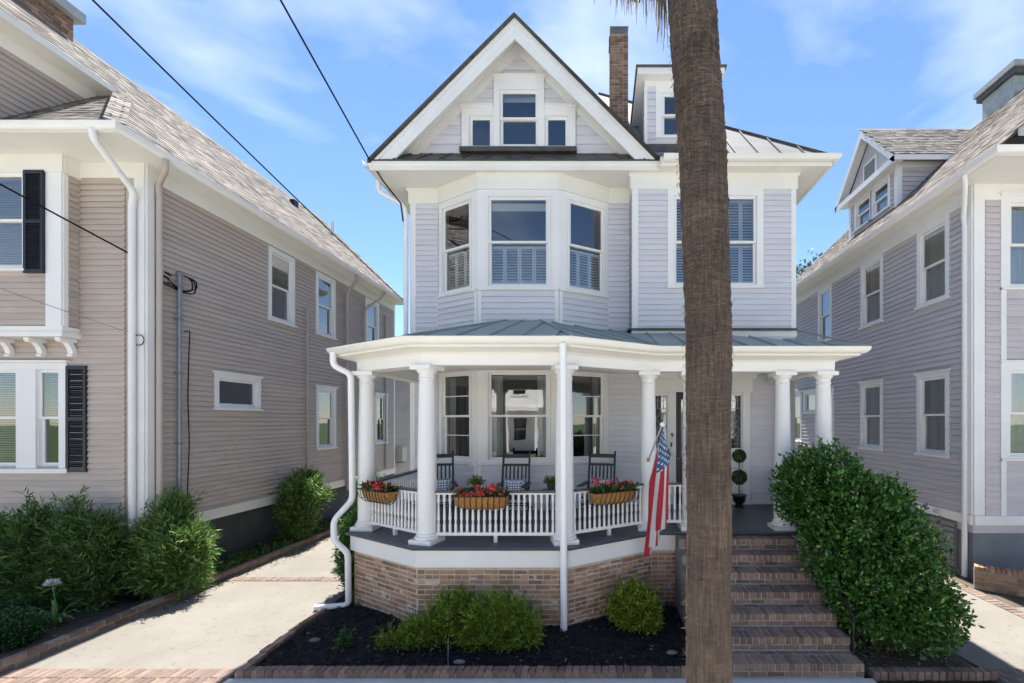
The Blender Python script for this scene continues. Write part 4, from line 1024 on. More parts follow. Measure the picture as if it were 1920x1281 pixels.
for i in range(14): a, b = P0.lerp(P1, i/14), P0.lerp(P1, (i+1.15)/14); t.bar(a+Vector((0, 0, .006)), b, .24, .016)
t.build('hip_cap', 'shingle', lr)
# attic dormer wall above the front slope, with deep white eave
FD = Frame((-9.42, 5.6), (-9.42, 8.45)); w = sheath('dormer_wall', FD, 0, FD.len, 7.7, 9.6, [], 'taupe', LH)
n = 0; z = 7.6
while z < 9.5:
    yb = min(ey+(z+.1-lz), 8.6); L_ = min(yb, 8.45)-5.6
    ls.e.append((CLAP['taupe'], FD.mat(0, 0, z, L_, 1, .101), L_/8, w)); z += .101
ezd = lz+(ex-dex)
t = MB(); t.box(-9.42, dex-.0, 5.6, dey-.1, ezd-.10, ezd-.055); t.box(dex-.0, dex+.035, 5.6, dey-.03, ezd-.10, ezd+.0); t.box(-9.415, -9.38, 5.6, dey-.15, ezd-.32, ezd-.101); t.build('dormer_eave', 'cream', LH)
# lower rear wing
FK = Frame((SX-.05, 17.0), (SX-.05, 24)); w = sheath('rear_wing', FK, 0, FK.len, .0, 4.9, [], 'taupe', LH); ls.fill(w, FK, 0.05, FK.len, 1.22, 4.8)
MB().prism([(SX+.3, 17, 4.9), (SX+.3, 24, 4.9), (-11, 24, 6.4), (-11, 17, 6.4)], (0, 0, .06)).build('rear_roof', 'shingle_base', LH)
MB().box(SX-.9, SX+.42, 19.6, 23.0, .0, 4.85).build('rear_bay', 'taupe', LH); FKb = Frame((SX-.3, 19.59), (SX+.42, 19.59)); ls.fill(w, FKb, 0, FKb.len, 1.2, 4.8)
# chimney
MB().box(-10.75, -10.12, 6.9, 8.5, 9.9, 10.72).build('chimney', 'mortar', LH); ch = [c for c in LH.children if c.name.startswith('chimney')][0]
LB = brick_units('brick_chimney', (1, .05, .062), 4); F = Frame((-10.115, 6.9), (-10.115, 8.5)); ents = []
for j in range(11):
    z = 9.95+j*.074; s = .1*(j % 2)
    while s < 1.6:
        l = min(.215, 1.6-s)
        if l > .05: ents.append((rr.choice(LB), Matrix.Translation(F.p(s+l/2, -.015, z)) @ Matrix.Rotation(R(90), 4, 'Z') @ Matrix.Diagonal((l-.01, 1, 1, 1)), 1, None))
        s += .215
pieces('brick', ents, ch, LH, 300)
MB().box(-10.85, -9.98, 6.8, 8.6, 10.72, 10.90).build('chimney_cap', 'capgrey', ch)
# pipes on the left house
pipe('downspout', [(-7.78, 6.78, 7.50), (-7.78, 6.80, 7.36), (-7.98, 7.58, 6.95), (-8.04, 7.605, 6.75), (-8.04, 7.605, .95)], .05, 'white', LH, .1)
pipe('downspout', [(-7.41, 7.55, 7.48), (-7.41, 7.55, 7.30), (-7.80, 7.82, 7.18), (-7.80, 7.84, 6.95), (-7.80, 7.84, 1.0)], .045, 'taupe_trim', LH, .1)
pipe('downspout_boot', [(-8.04, 7.59, .96), (-8.02, 7.56, .10), (-7.80, 7.45, .03)], .045, 'rubber', LH, .1)
pipe('downspout_boot', [(-7.95, 7.62, 1.0), (-7.95, 7.62, .02)], .025, 'rubber', LH, .1)
pipe('downspout', [(-7.42, 13.5, 7.48), (-7.42, 13.5, 7.3), (-7.78, 13.65, 7.0), (-7.80, 13.67, 6.8), (-7.80, 13.67, .9)], .045, 'taupe_trim', LH, .1)
pipe('downspout', [(-7.42, 15.3, 7.48), (-7.5, 15.1, 7.2), (-7.8, 14.7, 6.75), (-7.8, 14.68, 6.5), (-7.8, 14.68, 3)], .04, 'taupe_trim', LH, .1)
pipe('conduit', [(-7.84, 11.86, 6.1), (-7.84, 11.86, 1.3)], .022, 'taupe_trim', LH)
pipe('conduit', [(-7.84, 16.2, 6.9), (-7.84, 16.2, 1.3)], .03, 'taupe_trim', LH)
ls.finish(LH, 300)
# plumbing vent on the ridge
pipe('vent_pipe', [(-9.3, 15.4, 9.4), (-9.3, 15.4, 9.95)], .05, 'pvc', LH); MB().box(-9.75, -9.6, 13.9, 14.1, 9.75, 10.0).build('roof_vent', 'iron', LH)

# ================================================================== the mauve house on the right
RH = thing('mauve_house', 'mauve clapboard house with white trim and side dormer on the right', 'house', (9.5, 12, 0))
rsd = Siding('mauve', .118)
RX = 7.06; YF2 = 8.38
FW = Frame((RX, 17.5), (RX, YF2)); RY = lambda y: 17.5-y
def win_r(ya, yb, z0, z1): return (RY(yb), RY(ya), z0, z1)
rw = [win_r(9.02, 9.73, 5.58, 7.10), win_r(11.12, 11.86, 5.58, 7.10), win_r(13.55, 14.2, 5.58, 7.1),
      win_r(9.02, 9.73, 2.36, 3.95), win_r(11.12, 11.86, 2.36, 3.95), win_r(13.42, 14.0, 2.36, 3.95), win_r(14.45, 15.2, 3.35, 3.95), win_r(15.55, 16.25, 2.36, 3.95)]
w = sheath('wall', FW, 0, FW.len, .9, 7.52, rw, 'mauve', RH)
rsd.fill(w, FW, 0, FW.len-.13, 1.24, 7.20, [op(*q, c=.10, cap=i > 2) for i, q in enumerate(rw)])
for i, q in enumerate(rw):
    window(RH, FW, *q, c=.10, cap=i > 2, single=i == 6, blind=[('slats', q[2]+.75 if i == 0 else q[3]-.4, q[3]-.02), ('curtain', q[2]+.03, q[3]-.02)] if i == 0 else [('curtain', q[2]+.03, q[3]-.02)])
t = MB(); t.fbox(FW, 0, FW.len, 0, .03, 7.201, 7.5); t.build('frieze', 'white', RH)
t = MB(); t.fbox(FW, 0, FW.len, 0, .05, 1.06, 1.235); t.build('water_table', 'white', RH)
fd2 = MB().box(RX+.02, 14, YF2+.02, 17.5, -.2, 1.06).build('foundation', 'foundation_grey', RH)
# slatted vent panel in the foundation
t = MB(); t.fbox(FW, RY(9.75), RY(8.75), -.01, .02, .12, 1.03); vp = t.build('vent_panel', 'vent_grey', RH)
for i in range(8):
    z = .16+i*.108; MB().fbox(FW, RY(9.73), RY(8.77), .021, .045, z, z+.088).build('slat', 'vent_grey', vp)
t = MB(); t.fbox(FW, RY(9.02), RY(8.86), .046, .06, .25, .50); t.build('hatch', 'vent_grey', vp)
FR2 = Frame((RX, YF2), (14, YF2)); f2 = [(.68, 1.60, 5.58, 7.15), (.68, 1.60, 2.36, 3.98)]
w = sheath('wall', FR2, 0, FR2.len, .9, 7.52, f2, 'mauve', RH)
rsd.fill(w, FR2, .22, .50, 1.24, 7.2); rsd.fill(w, FR2, .60, 1.8, 1.24, 2.2); rsd.fill(w, FR2, .60, 1.8, 4.2, 5.45)
for q in f2: window(RH, FR2, *q, c=.16, cap=True, blind=[('curtain', q[2]+.03, q[3]-.02)])
t = MB(); t.fbox(FR2, -.002, .20, 0, .03, 1.24, 7.2); t.fbox(FW, FW.len-.13, FW.len, 0, .03, 1.24, 7.2); t.build('corner_board', 'white', RH); MB().fbox(FR2, .50, .60, 0, .04, 1.24, 7.2).build('corner_board', 'white', RH)
MB().fbox(FR2, 0, FR2.len, 0, .05, 1.06, 1.235).build('water_table', 'white', RH); MB().fbox(FR2, 0, FR2.len, 0, .03, 7.201, 7.5).build('frieze', 'white', RH)
t = MB(); t.prism([(6.67, 7.42, 7.50), (14, 7.42, 7.5), (14, 17.5, 7.5), (6.67, 17.5, 7.5)], (0, 0, .03)); t.build('soffit', 'cream', RH)
RE = [(6.66, 17.4), (6.66, 7.41), (14, 7.41)]
t = MB(); t.sweep(RE, [(-.03, 7.47), (0, 7.47), (0, 7.60), (-.03, 7.60)]); t.build('fascia', 'cream', RH)
t = MB(); t.sweep(RE, [(.001, 7.48), (.05, 7.48), (.095, 7.525), (.105, 7.59), (.09, 7.595), (.08, 7.54), (.001, 7.51)]); t.build('gutter', 'white', RH, smooth=50)
pt = .95; rex, rey, rlz = 6.60, 7.33, 7.575; rrx = 10.4; rrz = rlz+pt*(rrx-rex)
t = MB()
t.prism([(rex, 17.2, rlz), (rex, rey, rlz), (rex+.35, rey, rlz+.35*pt), (rex+.35, 5.9, rlz+.35*pt), (rrx, 5.9, rrz), (rrx, 16.9, rrz)], (0, 0, -.04))
t.prism([(rrx, 16.9, rrz), (rrx, 5.9, rrz), (14, 5.9, rrz-3.4), (14, 16.9, rrz-3.4)], (0, 0, -.04))
t.prism([(rex, rey, rlz), (14, rey, rlz), (14, rey+1, rlz+1), (rex+.5, rey+.55, rlz+.5)], (0, 0, -.04)); rroof = t.build('roof', 'shingle_base', RH)
MB().poly([(RX, 17.3, 7.4), (14, 17.3, 7.4), (rrx, 16.9, rrz-.1)]).build('wall', 'mauve', RH, fix=False)
vl = Vector((1, 0, pt)).normalized()
shingles(rroof, (rex+.01, 5.9, rlz+.01), (0, 1, 0), vl, lambda c: c.x < rrx-.02 and c.y < 17.1-.08*(c.x-rex) and (c.y > rey if c.x < rex+.36 else True), 60, 39, .19, .138, rs)
t = MB(); t.box(rex+.32, rex+.36, 5.9, rey, rlz+.35*pt-.16, rlz+.35*pt-.02); t.box(rex+.36, rex+.75, 5.9, rey, rlz+.35*pt-.16, rlz+.35*pt-.12); t.build('dormer_eave', 'white', RH)
# side dormer facing the main house
dx, d0, d1, dmid = 7.62, 11.32, 13.5, 12.41; dze = 9.62; dzr = 11.12
FDm = Frame((dx, d1), (dx, d0)); zb = rlz+pt*(dx-rex)-.1
dwn = [(.38, 1.03, 8.72, 9.42), (1.17, 1.82, 8.72, 9.42)]
w = sheath('dormer', FDm, 0, FDm.len, zb, dze, dwn, 'mauve', RH); rsd.fill(w, FDm, .1, FDm.len-.1, zb+.1, dze-.12, [(.30, 1.92, 8.62, 9.6)])
for q in dwn: window(RH, FDm, *q, c=.09, cap=False, blind=[('curtain', 8.74, 9.0)])
FDs = Frame((dx, d0), (10.2, d0)); ze = lambda s: rlz+pt*(dx+s-rex)
sd_ = MB().poly([FDs.p(0, -.004, zb), FDs.p(1.45, -.004, zb+1.45*pt), FDs.p(0, -.004, dze+.2)]).build('dormer_side', 'mauve', RH, fix=False)
z = zb
while z < dze-.12:
    sm = (z+.118-zb)/pt+.08; rsd.e.append((CLAP['mauve'], FDs.mat(.08, 0, z, max(.1, sm-.08), 1, .118), sm/11, sd_)); z += .118
t = MB(); t.fbox(FDs, -.003, .09, 0, .03, zb, dze-.1); t.fbox(FDm, FDm.len-.1, FDm.len+.002, 0, .03, zb, dze-.1); t.fbox(FDm, 0, .1, 0, .03, zb, dze-.1)
t.fbox(FDs, 0, 1.6, 0, .04, dze-.12, dze+.02); t.fbox(FDm, 0, FDm.len, 0, .04, dze-.119, dze+.02); t.build('dormer_trim', 'white', RH)
ro = .28
t = MB(); slope = (dzr-dze)/(dmid-(d0-ro))
ya, yb, xa = d0-ro, d1+ro, dx-ro
for (y0, s) in ((ya, 1), (yb, -1)):
    t.prism([(xa, y0, dze+.02), (xa, dmid, dzr), (10.5, dmid, dzr), (9.0, y0, dze+.02)], (0, 0, .05))
droof = t.build('dormer_roof', 'shingle_base', RH)
t = MB()
for y0_ in (ya, yb): t.prism([(xa, y0_, dze-.012), (xa, dmid, dzr-.032), (dx-.03, dmid, dzr-.032), (dx-.03, y0_, dze-.012)], (0, 0, .028))
t.build('dormer_soffit', 'white', RH)
shingles(droof, (xa, ya-.02, dze+.06), (1, 0, 0), Vector((0, dmid-ya, dzr-dze)).normalized(), lambda c: c.y < dmid and c.x < 9.0+(c.z-dze)*1.05, 20, 16, .19, .138, rs)
t = MB()
for y0 in (ya, yb):
    t.hexa([(xa-.03, y0, dze-.14), (xa-.03, dmid, dzr-.16), (xa, dmid, dzr-.16), (xa, y0, dze-.14), (xa-.03, y0, dze+.05), (xa-.03, dmid, dzr+.04), (xa, dmid, dzr+.04), (xa, y0, dze+.05)])
t.box(xa, dx+.03, ya, yb, dze-.02, dze+.015); t.box(xa-.03, xa, ya, yb, dze-.12, dze+.03); t.box(xa, 9.1, ya-.025, ya, dze-.08, dze+.045); t.build('dormer_cornice', 'white', RH)
gm = MB(); gm.poly([(dx-.03, d0-.15, dze), (dx-.03, dmid, dzr-.1), (dx-.03, d1+.15, dze)]); gp_ = gm.build('dormer_gable', 'mauve', RH, fix=False)
t = MB(); Fg = Frame((dx-.03, d1), (dx-.03, d0)); t.fbox(Fg, .78, 1.40, .001, .03, dze+.1, dze+.72); t.build('gable_vent', 'white', gp_)
t = MB()
for i in range(8): t.fbox(Fg, .86, 1.32, .031, .05, dze+.15+i*.065, dze+.19+i*.065)
t.build('vent_slat', 'vent_grey', gp_)
# chimney on the right house
rc = MB().box(10.28, 11.3, 11.0, 11.9, 10.6, 11.62).build('chimney', 'capgrey', RH)
MB().box(10.2, 11.4, 10.9, 12.0, 11.62, 11.76).build('chimney_band', 'roof_brown', rc); MB().box(10.16, 11.4, 10.85, 12.05, 11.761, 11.90).build('chimney_cap', 'capgrey', rc)
pipe('downspout', [(6.62, 8.05, 7.48), (6.64, 8.05, 7.36), (6.98, 8.50, 6.95), (7.0, 8.50, 6.8), (7.0, 8.50, .04)], .045, 'white', RH, .1)
t = MB(); t.fbox(FW, RY(10.28), RY(10.08), .02, .12, 1.28, 1.58); t.build('dryer_vent', 'white', RH)
MB().fbox(FW, RY(9.28), RY(9.14), .05, .075, 1.10, 1.18).build('outlet_cover', 'ac_body', RH)
rsd.finish(RH, 300)
# curved brick planter in front of the right house
pl_ = thing('brick_planter', 'low curved brick planter wall in front of the mauve house', 'planter', (7.4, 7.6, 0))
pts = [Vector((6.80+1.6*(i/14), 8.05-.75*math.sin(i/14*1.5)-.1*(i/14))) for i in range(15)]
mb = MB(); mb.sweep([(p.x, p.y) for p in pts], [(-.085, -.1), (.085, -.1), (.085, .35), (-.085, .35)]); pc = mb.build('mortar_bed', 'mortar_light', pl_)
PB = brick_units('brick', (.2, .06, .06)); PT = brick_units('brick', (.07, .21, .075))
for i in range(14):
    d = (pts[i+1]-pts[i]).normalized(); nrm = Vector((d.y, -d.x)); an = math.atan2(d.y, d.x); c = (pts[i]+pts[i+1])/2; L_ = (pts[i+1]-pts[i]).length
    for j in range(4): place('brick', rr.choice(PB), c.x+nrm.x*.065, c.y+nrm.y*.065, .04+j*.074, an, pc, (L_*.92/.2, 1, 1))
    for kx in (-.25, .25): q = c+d*L_*kx; place('brick', rr.choice(PT), q.x, q.y, .375, an, pc, (L_*.46/.07, 1, 1))
# ================================================================== brick steps
ST = thing('brick_steps', 'seven dark red brick steps climbing to the porch beside the palm', 'steps', (2.2, 5.2, 0))
sc_ = MB(); h, tr_, y0 = .165, .30, 5.22; x0, x1 = 1.34, 3.12
for k in range(7): sc_.box(x0+.01, x1-.01-.0*k, y0+k*tr_-.002, 7.32, k*h-.006*(k > 0)-(.2 if k == 0 else 0), (k+1)*h-.010)
core = sc_.build('step_core', 'mortar_step', ST)
RB = brick_units('brick_dark', (.0695, .205, .092)); SB = brick_units('brick_dark', (.198, .09, .058))
for k in range(7):
    z = k*h; yf = y0+k*tr_; n = 22; e = (x1-x0)/n
    for i in range(n): place('brick', rr.choice(RB), x0+(i+.5)*e, yf+.1025-.012+rr.uniform(-.003, .003), z+h-.046+rr.uniform(-.002, .002), rr.uniform(-.015, .015), core)
    xx = x0-(.1 if k % 2 else 0)
    while xx < x1-.03:
        a, b = max(xx, x0), min(xx+.209, x1)
        if b-a > .05: place('brick', rr.choice(SB), (a+b)/2, yf+.036+rr.uniform(-.002, .002), z+.037, 0, core, ((b-a-.011)/.198, 1, 1))
        xx += .209
    # second row of bricks on the tread
    xx = x0-(.1 if k % 2 else 0)
    while xx < x1-.03 and k < 6:
        a, b = max(xx, x0), min(xx+.209, x1)
        if b-a > .05: place('brick', rr.choice(SB), (a+b)/2, yf+.25, z+h-.035, 0, core, ((b-a-.011)/.198, .9, 1))
        xx += .209
prf = [(7.31, -.2)]+[(5.16, -.2)]+[p for k in range(7) for p in ((y0+k*tr_-.06, k*h+.02), (y0+k*tr_-.06, (k+1)*h+.01))]+[(7.31, 7*h+.01)]
MB().prism([(1.24, y, z) for y, z in prf], (.095, 0, 0)).build('cheek_wall', 'stucco', ST)
hr = thing('iron_handrail', 'thin black iron handrail on the right of the brick steps', 'handrail', (3.05, 6, .3))
for q in ([(3.09, 5.40, .17), (3.09, 5.40, .62)], [(3.09, 6.3, .66), (3.09, 6.3, 1.15)]): MB().tube(q, .014).build('post', 'iron', hr, smooth=50)
t = MB(); t.tube(bend([(3.09, 5.34, .60), (3.09, 5.44, .66), (3.09, 6.3, 1.15), (3.09, 6.95, 1.50)], .1), .018); t.build('rail', 'iron', hr, smooth=50)
# ================================================================== palm
PM = thing('palm_tree', 'tall bare palm trunk with hanging dead fronds in front of the house', 'palm tree', (.96, 3.8, -.15))
mb = MB(); n = 40; rows = 260
nr = np.random.default_rng(4)
ph = nr.uniform(0, 6.28, n)
for i in range(rows+1):
    z = -.16+i*8.8/rows; cx = .942-.157*(max(0, z-3)/3.64)**2; cy = 3.82+.02*math.sin(z*.7)
    r0 = .187-.003*math.sin(z*1.3)+.016*math.exp(-max(0, z)*.9)+.014*max(0, min(1, (z-3.2)/2.2))
    ring = .007*min(1, max(.25, (z-1)/3.5))*((z*17.0+.5*math.sin(z*3)) % 1.0)
    for k in range(n):
        a = 2*math.pi*k/n
        r = r0+ring+.004*math.sin(3*a+z*4)+.003*math.sin(9*a+ph[k]*.3)+nr.normal()*.0028
        mb.v.append((cx+r*math.cos(a), cy+r*math.sin(a), z))
for i in range(rows):
    for k in range(n): mb.f.append((i*n+k, i*n+(k+1) % n, (i+1)*n+(k+1) % n, (i+1)*n+k))
mb.build('trunk', 'palm_bark', PM, smooth=80)
# loose fibres standing off the trunk
m = 1600; a = nr.uniform(0, 6.28, m); z = nr.uniform(.3, 7.0, m); cx = .93-.157*(np.maximum(0, z-3)/3.64)**2
P = np.stack([cx+.190*np.cos(a), 3.82+.190*np.sin(a), z], 1); D = np.stack([np.cos(a)*.6, np.sin(a)*.6, nr.normal(size=m)*1.0-.4], 1)
leaf_mesh('bark_fibre', P, D, .045, .005, 'bark', PM, nr, kind='stuff')
def blades(name, tips, m, wid):
    b = MB()
    for pts in tips:
        pts = [Vector(p) for p in pts]; base = len(b.v); k = len(pts)
        dv = (pts[-1]-pts[0]); sdv = dv.cross(Vector((rr.uniform(-1, 1), rr.uniform(-1, 1), .2))).normalized()
        for i, p in enumerate(pts):
            w = wid*(1-.85*(i/(k-1))**1.5); b.v += [tuple(p-sdv*w/2), tuple(p+sdv*w/2)]
        b.f += [(base+2*i, base+2*i+1, base+2*i+3, base+2*i+2) for i in range(k-1)]
    return b.build(name, m, PM, fix=False)
def dead_frond(cx, cy, ztop, zlow, spread, nb):
    tips = []
    for i in range(nb):
        f = rr.uniform(-1, 1); zl = zlow+abs(f)**1.5*.25+rr.uniform(0, .22)
        x1, y1 = cx+f*spread+rr.uniform(-.03, .03), cy+rr.uniform(-.6, .6)*spread
        x0_, y0_ = cx+f*spread*.5, cy; pts = []
        for t in range(6):
            q = t/5; pts.append((x0_+(x1-x0_)*q+rr.uniform(-.01, .01), y0_+(y1-y0_)*q, ztop+(zl-ztop)*q))
        tips.append(pts)
    blades('dead_frond', tips, 'dead_frond', .022)
dead_frond(.40, 3.75, 7.5, 6.34, .20, 90); dead_frond(.20, 3.8, 7.5, 6.42, .12, 40); dead_frond(-.06, 3.8, 7.6, 6.58, .16, 40)
dead_frond(1.07, 3.75, 7.5, 6.56, .07, 24); dead_frond(.58, 4.0, 7.4, 6.36, .10, 40); dead_frond(.8, 3.4, 7.6, 6.75, .4, 40)
top = Vector((.56, 3.82, 8.55))
for i in range(22):
    az = i*2.399; el = R(75-i*4.5); L_ = 1.3; d = Vector((math.cos(az)*math.cos(el), math.sin(az)*math.cos(el), math.sin(el)))
    hub = top+d*L_; side_ = d.cross(Vector((0, 0, 1))).normalized(); tips = []
    for j in range(26):
        f = (j/25-.5)*2.6; dd = (d*math.cos(f)+side_*math.sin(f)); e = hub+dd*rr.uniform(.7, .95)+Vector((0, 0, -.12-.25*abs(f)))
        if e.z < 3.02+.97*e.y+.1 and e.y > 1: e.z = 3.02+.97*e.y+.2
        tips.append([hub, hub+dd*.45+Vector((0, 0, .02)), e])
    b = blades('frond', tips, 'frond', .045); MB().tube([top, hub], [.02, .012], 6).build('stalk', 'frond', PM)
# ================================================================== shrubs
def shrub(name, label, cat, blobs, n, ln, wd, m, loc, k=4, spread=.03, up=.4, rnd=.7, stems=5, shoots=60, sl=.16, group=None, seed=1, zmin=-.02, shell=.75, rough=.18):
    g = np.random.default_rng(seed); T = thing(name, label, cat, loc, group)
    P, d = blob_points(blobs, n, g, shell=shell, rough=rough, zmin=zmin); Q, D = sprigs(P, d, k, g, spread, up, rnd)
    # stray shoots break the outline
    sp_, sd_ = blob_points(blobs, shoots, g, shell=1.0, rough=rough, zmin=max(.05, (zmin or 0)+.1)); us = []; ud = []
    for a, dd in zip(sp_, sd_):
        if dd[2] < -.3: continue
        dr = dd*.8+np.array([0, 0, .7])+g.normal(size=3)*.35; dr /= np.linalg.norm(dr); L_ = sl*g.uniform(.4, 1.2); nn = max(4, int(L_/ln*6))
        for q in np.linspace(.0, 1, nn): us.append(a+dr*L_*q); ud.append(dr*.8+g.normal(size=3)*.7)
    if us: Q = np.concatenate([Q, np.array(us)]); D = np.concatenate([D, np.array(ud)])
    leaf_mesh('foliage', Q, D, ln, wd, m, T, g)
    b = MB(); base = Vector(loc)
    for i in range(stems):
        c = blobs[i % len(blobs)]; a = base+Vector((g.uniform(-.1, .1), g.uniform(-.1, .1), -.05)); e = Vector(c[:3])+Vector((g.uniform(-.3, .3)*c[3], g.uniform(-.3, .3)*c[4], c[5]*.5))
        mid = a.lerp(e, .5)+Vector((g.uniform(-.06, .06), g.uniform(-.06, .06), .05)); b.tube([a, mid, e], [.018, .013, .005], 6)
    b.build('stem', 'bark', T, smooth=60)
    return T
shrub('hedge', 'big leafy dark green hedge spilling over the right side of the steps', 'hedge',
      [(3.08, 6.85, 1.92, .34, .40, .48), (3.42, 6.75, 2.10, .50, .5, .50), (3.55, 6.5, 1.70, .58, .5, .58), (3.90, 6.35, 1.66, .55, .5, .55), (3.36, 6.2, 1.25, .44, .42, .55),
       (4.02, 6.05, 1.20, .55, .5, .58), (3.46, 5.80, .72, .40, .36, .50), (3.95, 5.70, .68, .54, .40, .56), (4.28, 5.75, .50, .36, .34, .42), (3.72, 6.2, .6, .5, .5, .5)],
      8200, .066, .036, 'leaf_hedge', (3.75, 5.9, 0), k=5, spread=.04, seed=2, stems=14, zmin=.12, shell=.8, rough=.24, shoots=420, sl=.15)
shrub('front_shrub', 'larger yellow-green shrub in the mulch before the brick porch wall', 'shrub',
      [(-1.50, 6.02, .26, .34, .28, .32), (-1.18, 6.0, .24, .30, .27, .31), (-1.72, 5.96, .16, .18, .20, .18), (-.98, 5.95, .14, .16, .16, .16)],
      2000, .062, .017, 'leaf_front', (-1.4, 6.0, 0), k=5, spread=.035, up=.6, seed=3, rough=.35, shoots=160)
shrub('front_shrub', 'spreading green shrub left of the larger one, low yellow shoots at its left', 'shrub',
      [(-2.12, 6.08, .24, .26, .24, .32), (-2.40, 6.0, .13, .24, .20, .20), (-2.70, 5.92, .07, .22, .12, .12), (-1.98, 6.2, .36, .18, .18, .22)],
      1500, .062, .017, 'leaf_front', (-2.2, 6.0, 0), k=5, spread=.035, up=.6, seed=4, rough=.4, shoots=160)
shrub('front_shrub', 'round yellow-green shrub in the mulch left of the brick steps', 'shrub', [(.50, 6.52, .26, .32, .28, .32), (.62, 6.4, .16, .24, .2, .2)], 1500, .055, .024, 'leaf_yellow', (.5, 6.5, 0), k=5, spread=.025, up=.5, seed=5)
shrub('seedling', 'tiny pale green plant alone in the black mulch', 'plant', [(-3.42, 5.90, .05, .10, .08, .06)], 120, .04, .018, 'leaf_box', (-3.42, 5.9, 0), k=4, spread=.015, up=.7, seed=6, stems=3)
shrub('tall_shrub', 'tall narrow dark shrub standing against the left side of the porch', 'shrub',
      [(-4.28, 7.95, 1.02, .30, .34, .32), (-4.30, 7.9, .62, .32, .34, .5), (-4.22, 7.8, .25, .24, .26, .26)], 3200, .058, .020, 'leaf_hedge', (-4.28, 7.9, 0), k=5, spread=.03, up=.4, seed=7)
shrub('podocarpus_shrub', 'bright green long-leaved shrub by the corner of the taupe house', 'shrub',
      [(-7.42, 7.62, .42, .50, .34, .42), (-7.25, 7.6, .85, .40, .32, .34), (-7.48, 7.75, 1.10, .30, .25, .36), (-7.50, 7.8, 1.45, .16, .14, .24), (-7.05, 7.6, .95, .20, .2, .2), (-7.78, 7.6, .9, .2, .2, .3)],
      2300, .12, .020, 'leaf_podo', (-7.4, 7.65, 0), k=7, spread=.035, up=.5, rnd=.9, seed=8, rough=.45, shell=.8, shoots=160, sl=.28)
shrub('podocarpus_shrub', 'green long-leaved shrub halfway along the taupe wall', 'shrub',
      [(-7.42, 10.9, .75, .34, .40, .55), (-7.35, 10.9, 1.25, .40, .40, .36), (-7.45, 11.2, 1.45, .28, .3, .28), (-7.25, 11.3, 1.1, .25, .3, .2), (-7.5, 10.9, .3, .25, .3, .3)], 2200, .11, .022, 'leaf_podo', (-7.45, 10.9, 0), k=6, spread=.05, up=.4, rnd=.9, seed=9, rough=.3)
shrub('podocarpus_shrub', 'pale-tipped bush seen behind the corner porch column', 'shrub', [(-5.2, 9.9, 1.55, .22, .3, .3), (-5.1, 9.8, 1.1, .3, .3, .6), (-5.1, 9.8, .4, .3, .3, .4)], 700, .10, .022, 'leaf_podo', (-5.1, 9.8, 0), k=6, spread=.05, seed=19, rough=.3)
for i, (lab, bl) in enumerate([
    ('dark leafy shrub touching the left edge of the photo under the taupe window', [(-9.9, 7.2, .45, .42, .3, .5), (-9.85, 7.2, 1.0, .34, .28, .42)]),
    ('dark upright shrub second from the left photo edge below the black shutter', [(-9.22, 7.22, .45, .42, .3, .5), (-9.20, 7.2, 1.0, .32, .26, .42), (-9.25, 7.25, 1.32, .16, .15, .24)]),
    ('dark upright shrub with the tallest tip in the row under the taupe wall', [(-8.62, 7.22, .45, .40, .28, .5), (-8.55, 7.2, 1.0, .28, .24, .42), (-8.52, 7.2, 1.42, .09, .09, .30)]),
    ('dark loose shrub next to the white double downspout', [(-8.22, 7.2, .5, .30, .22, .5), (-8.15, 7.2, 1.0, .24, .2, .36), (-8.12, 7.2, 1.28, .10, .1, .2)])]):
    shrub('podocarpus_shrub', lab, 'shrub', bl, 1150, .12, .020, 'leaf_podo_dark', (bl[0][0], bl[0][1], 0), k=6, spread=.035, up=.5, rnd=.9, group='dark shrubs under the taupe front wall', seed=30+i, rough=.45, shoots=120, sl=.3)
shrub('box_shrub', 'clipped round box shrub at the lower left corner of the photo', 'shrub', [(-8.08, 5.98, .16, .36, .34, .26)], 2600, .035, .020, 'leaf_box', (-8.08, 5.98, 0), k=5, spread=.02, seed=40, rough=.08, shoots=12, sl=.06)
shrub('box_shrub', 'smaller clipped box shrub behind the round one at left', 'shrub', [(-8.85, 6.5, .12, .34, .3, .20)], 1500, .035, .020, 'leaf_box', (-8.85, 6.5, 0), k=5, spread=.02, seed=41, rough=.08, shoots=12, sl=.06)
# ground cover along the taupe foundation
g = np.random.default_rng(50); n = 3600
P = np.stack([g.uniform(-7.86, -7.28, n), 8.2+g.uniform(0, 1, n)**1.3*5.5, g.uniform(-.02, .14, n)], 1); D = g.normal(size=(n, 3))*.8; D[:, 2] = np.abs(D[:, 2])+.5
gc = leaf_mesh('ground_cover', P, D, .10, .03, 'leaf_podo', None, g, kind='stuff'); gc['label'] = 'low green weeds along the dark foundation of the taupe house'; gc['category'] = 'weeds'
# litter and seedlings in the left bed
n = 260; P = np.stack([g.uniform(-10, -7.3, n), g.uniform(5.1, 7.3, n), g.uniform(-.015, .0, n)], 1); D = g.normal(size=(n, 3)); D[:, 2] *= .2
lf = leaf_mesh('leaf_litter', P, D, .05, .025, 'dead_frond', None, g, kind='stuff'); lf['label'] = 'dry leaf litter on the soil of the left bed'; lf['category'] = 'leaf litter'
n = 420; P = np.stack([-7.08+np.abs(g.normal(size=n))*.12, g.uniform(7.0, 12, n), np.full(n, .006)], 1); D = g.normal(size=(n, 3)); D[:, 2] *= .1
lf = leaf_mesh('leaf_litter', P, D, .04, .02, 'dead_frond', None, g, kind='stuff'); lf['label'] = 'dry leaf litter on the driveway beside the brick kerb'; lf['category'] = 'leaf litter'
n = 300; P = np.stack([g.uniform(3.2, 4.5, n), g.uniform(5.35, 6.2, n), np.full(n, .01)], 1); D = g.normal(size=(n, 3)); D[:, 2] *= .1
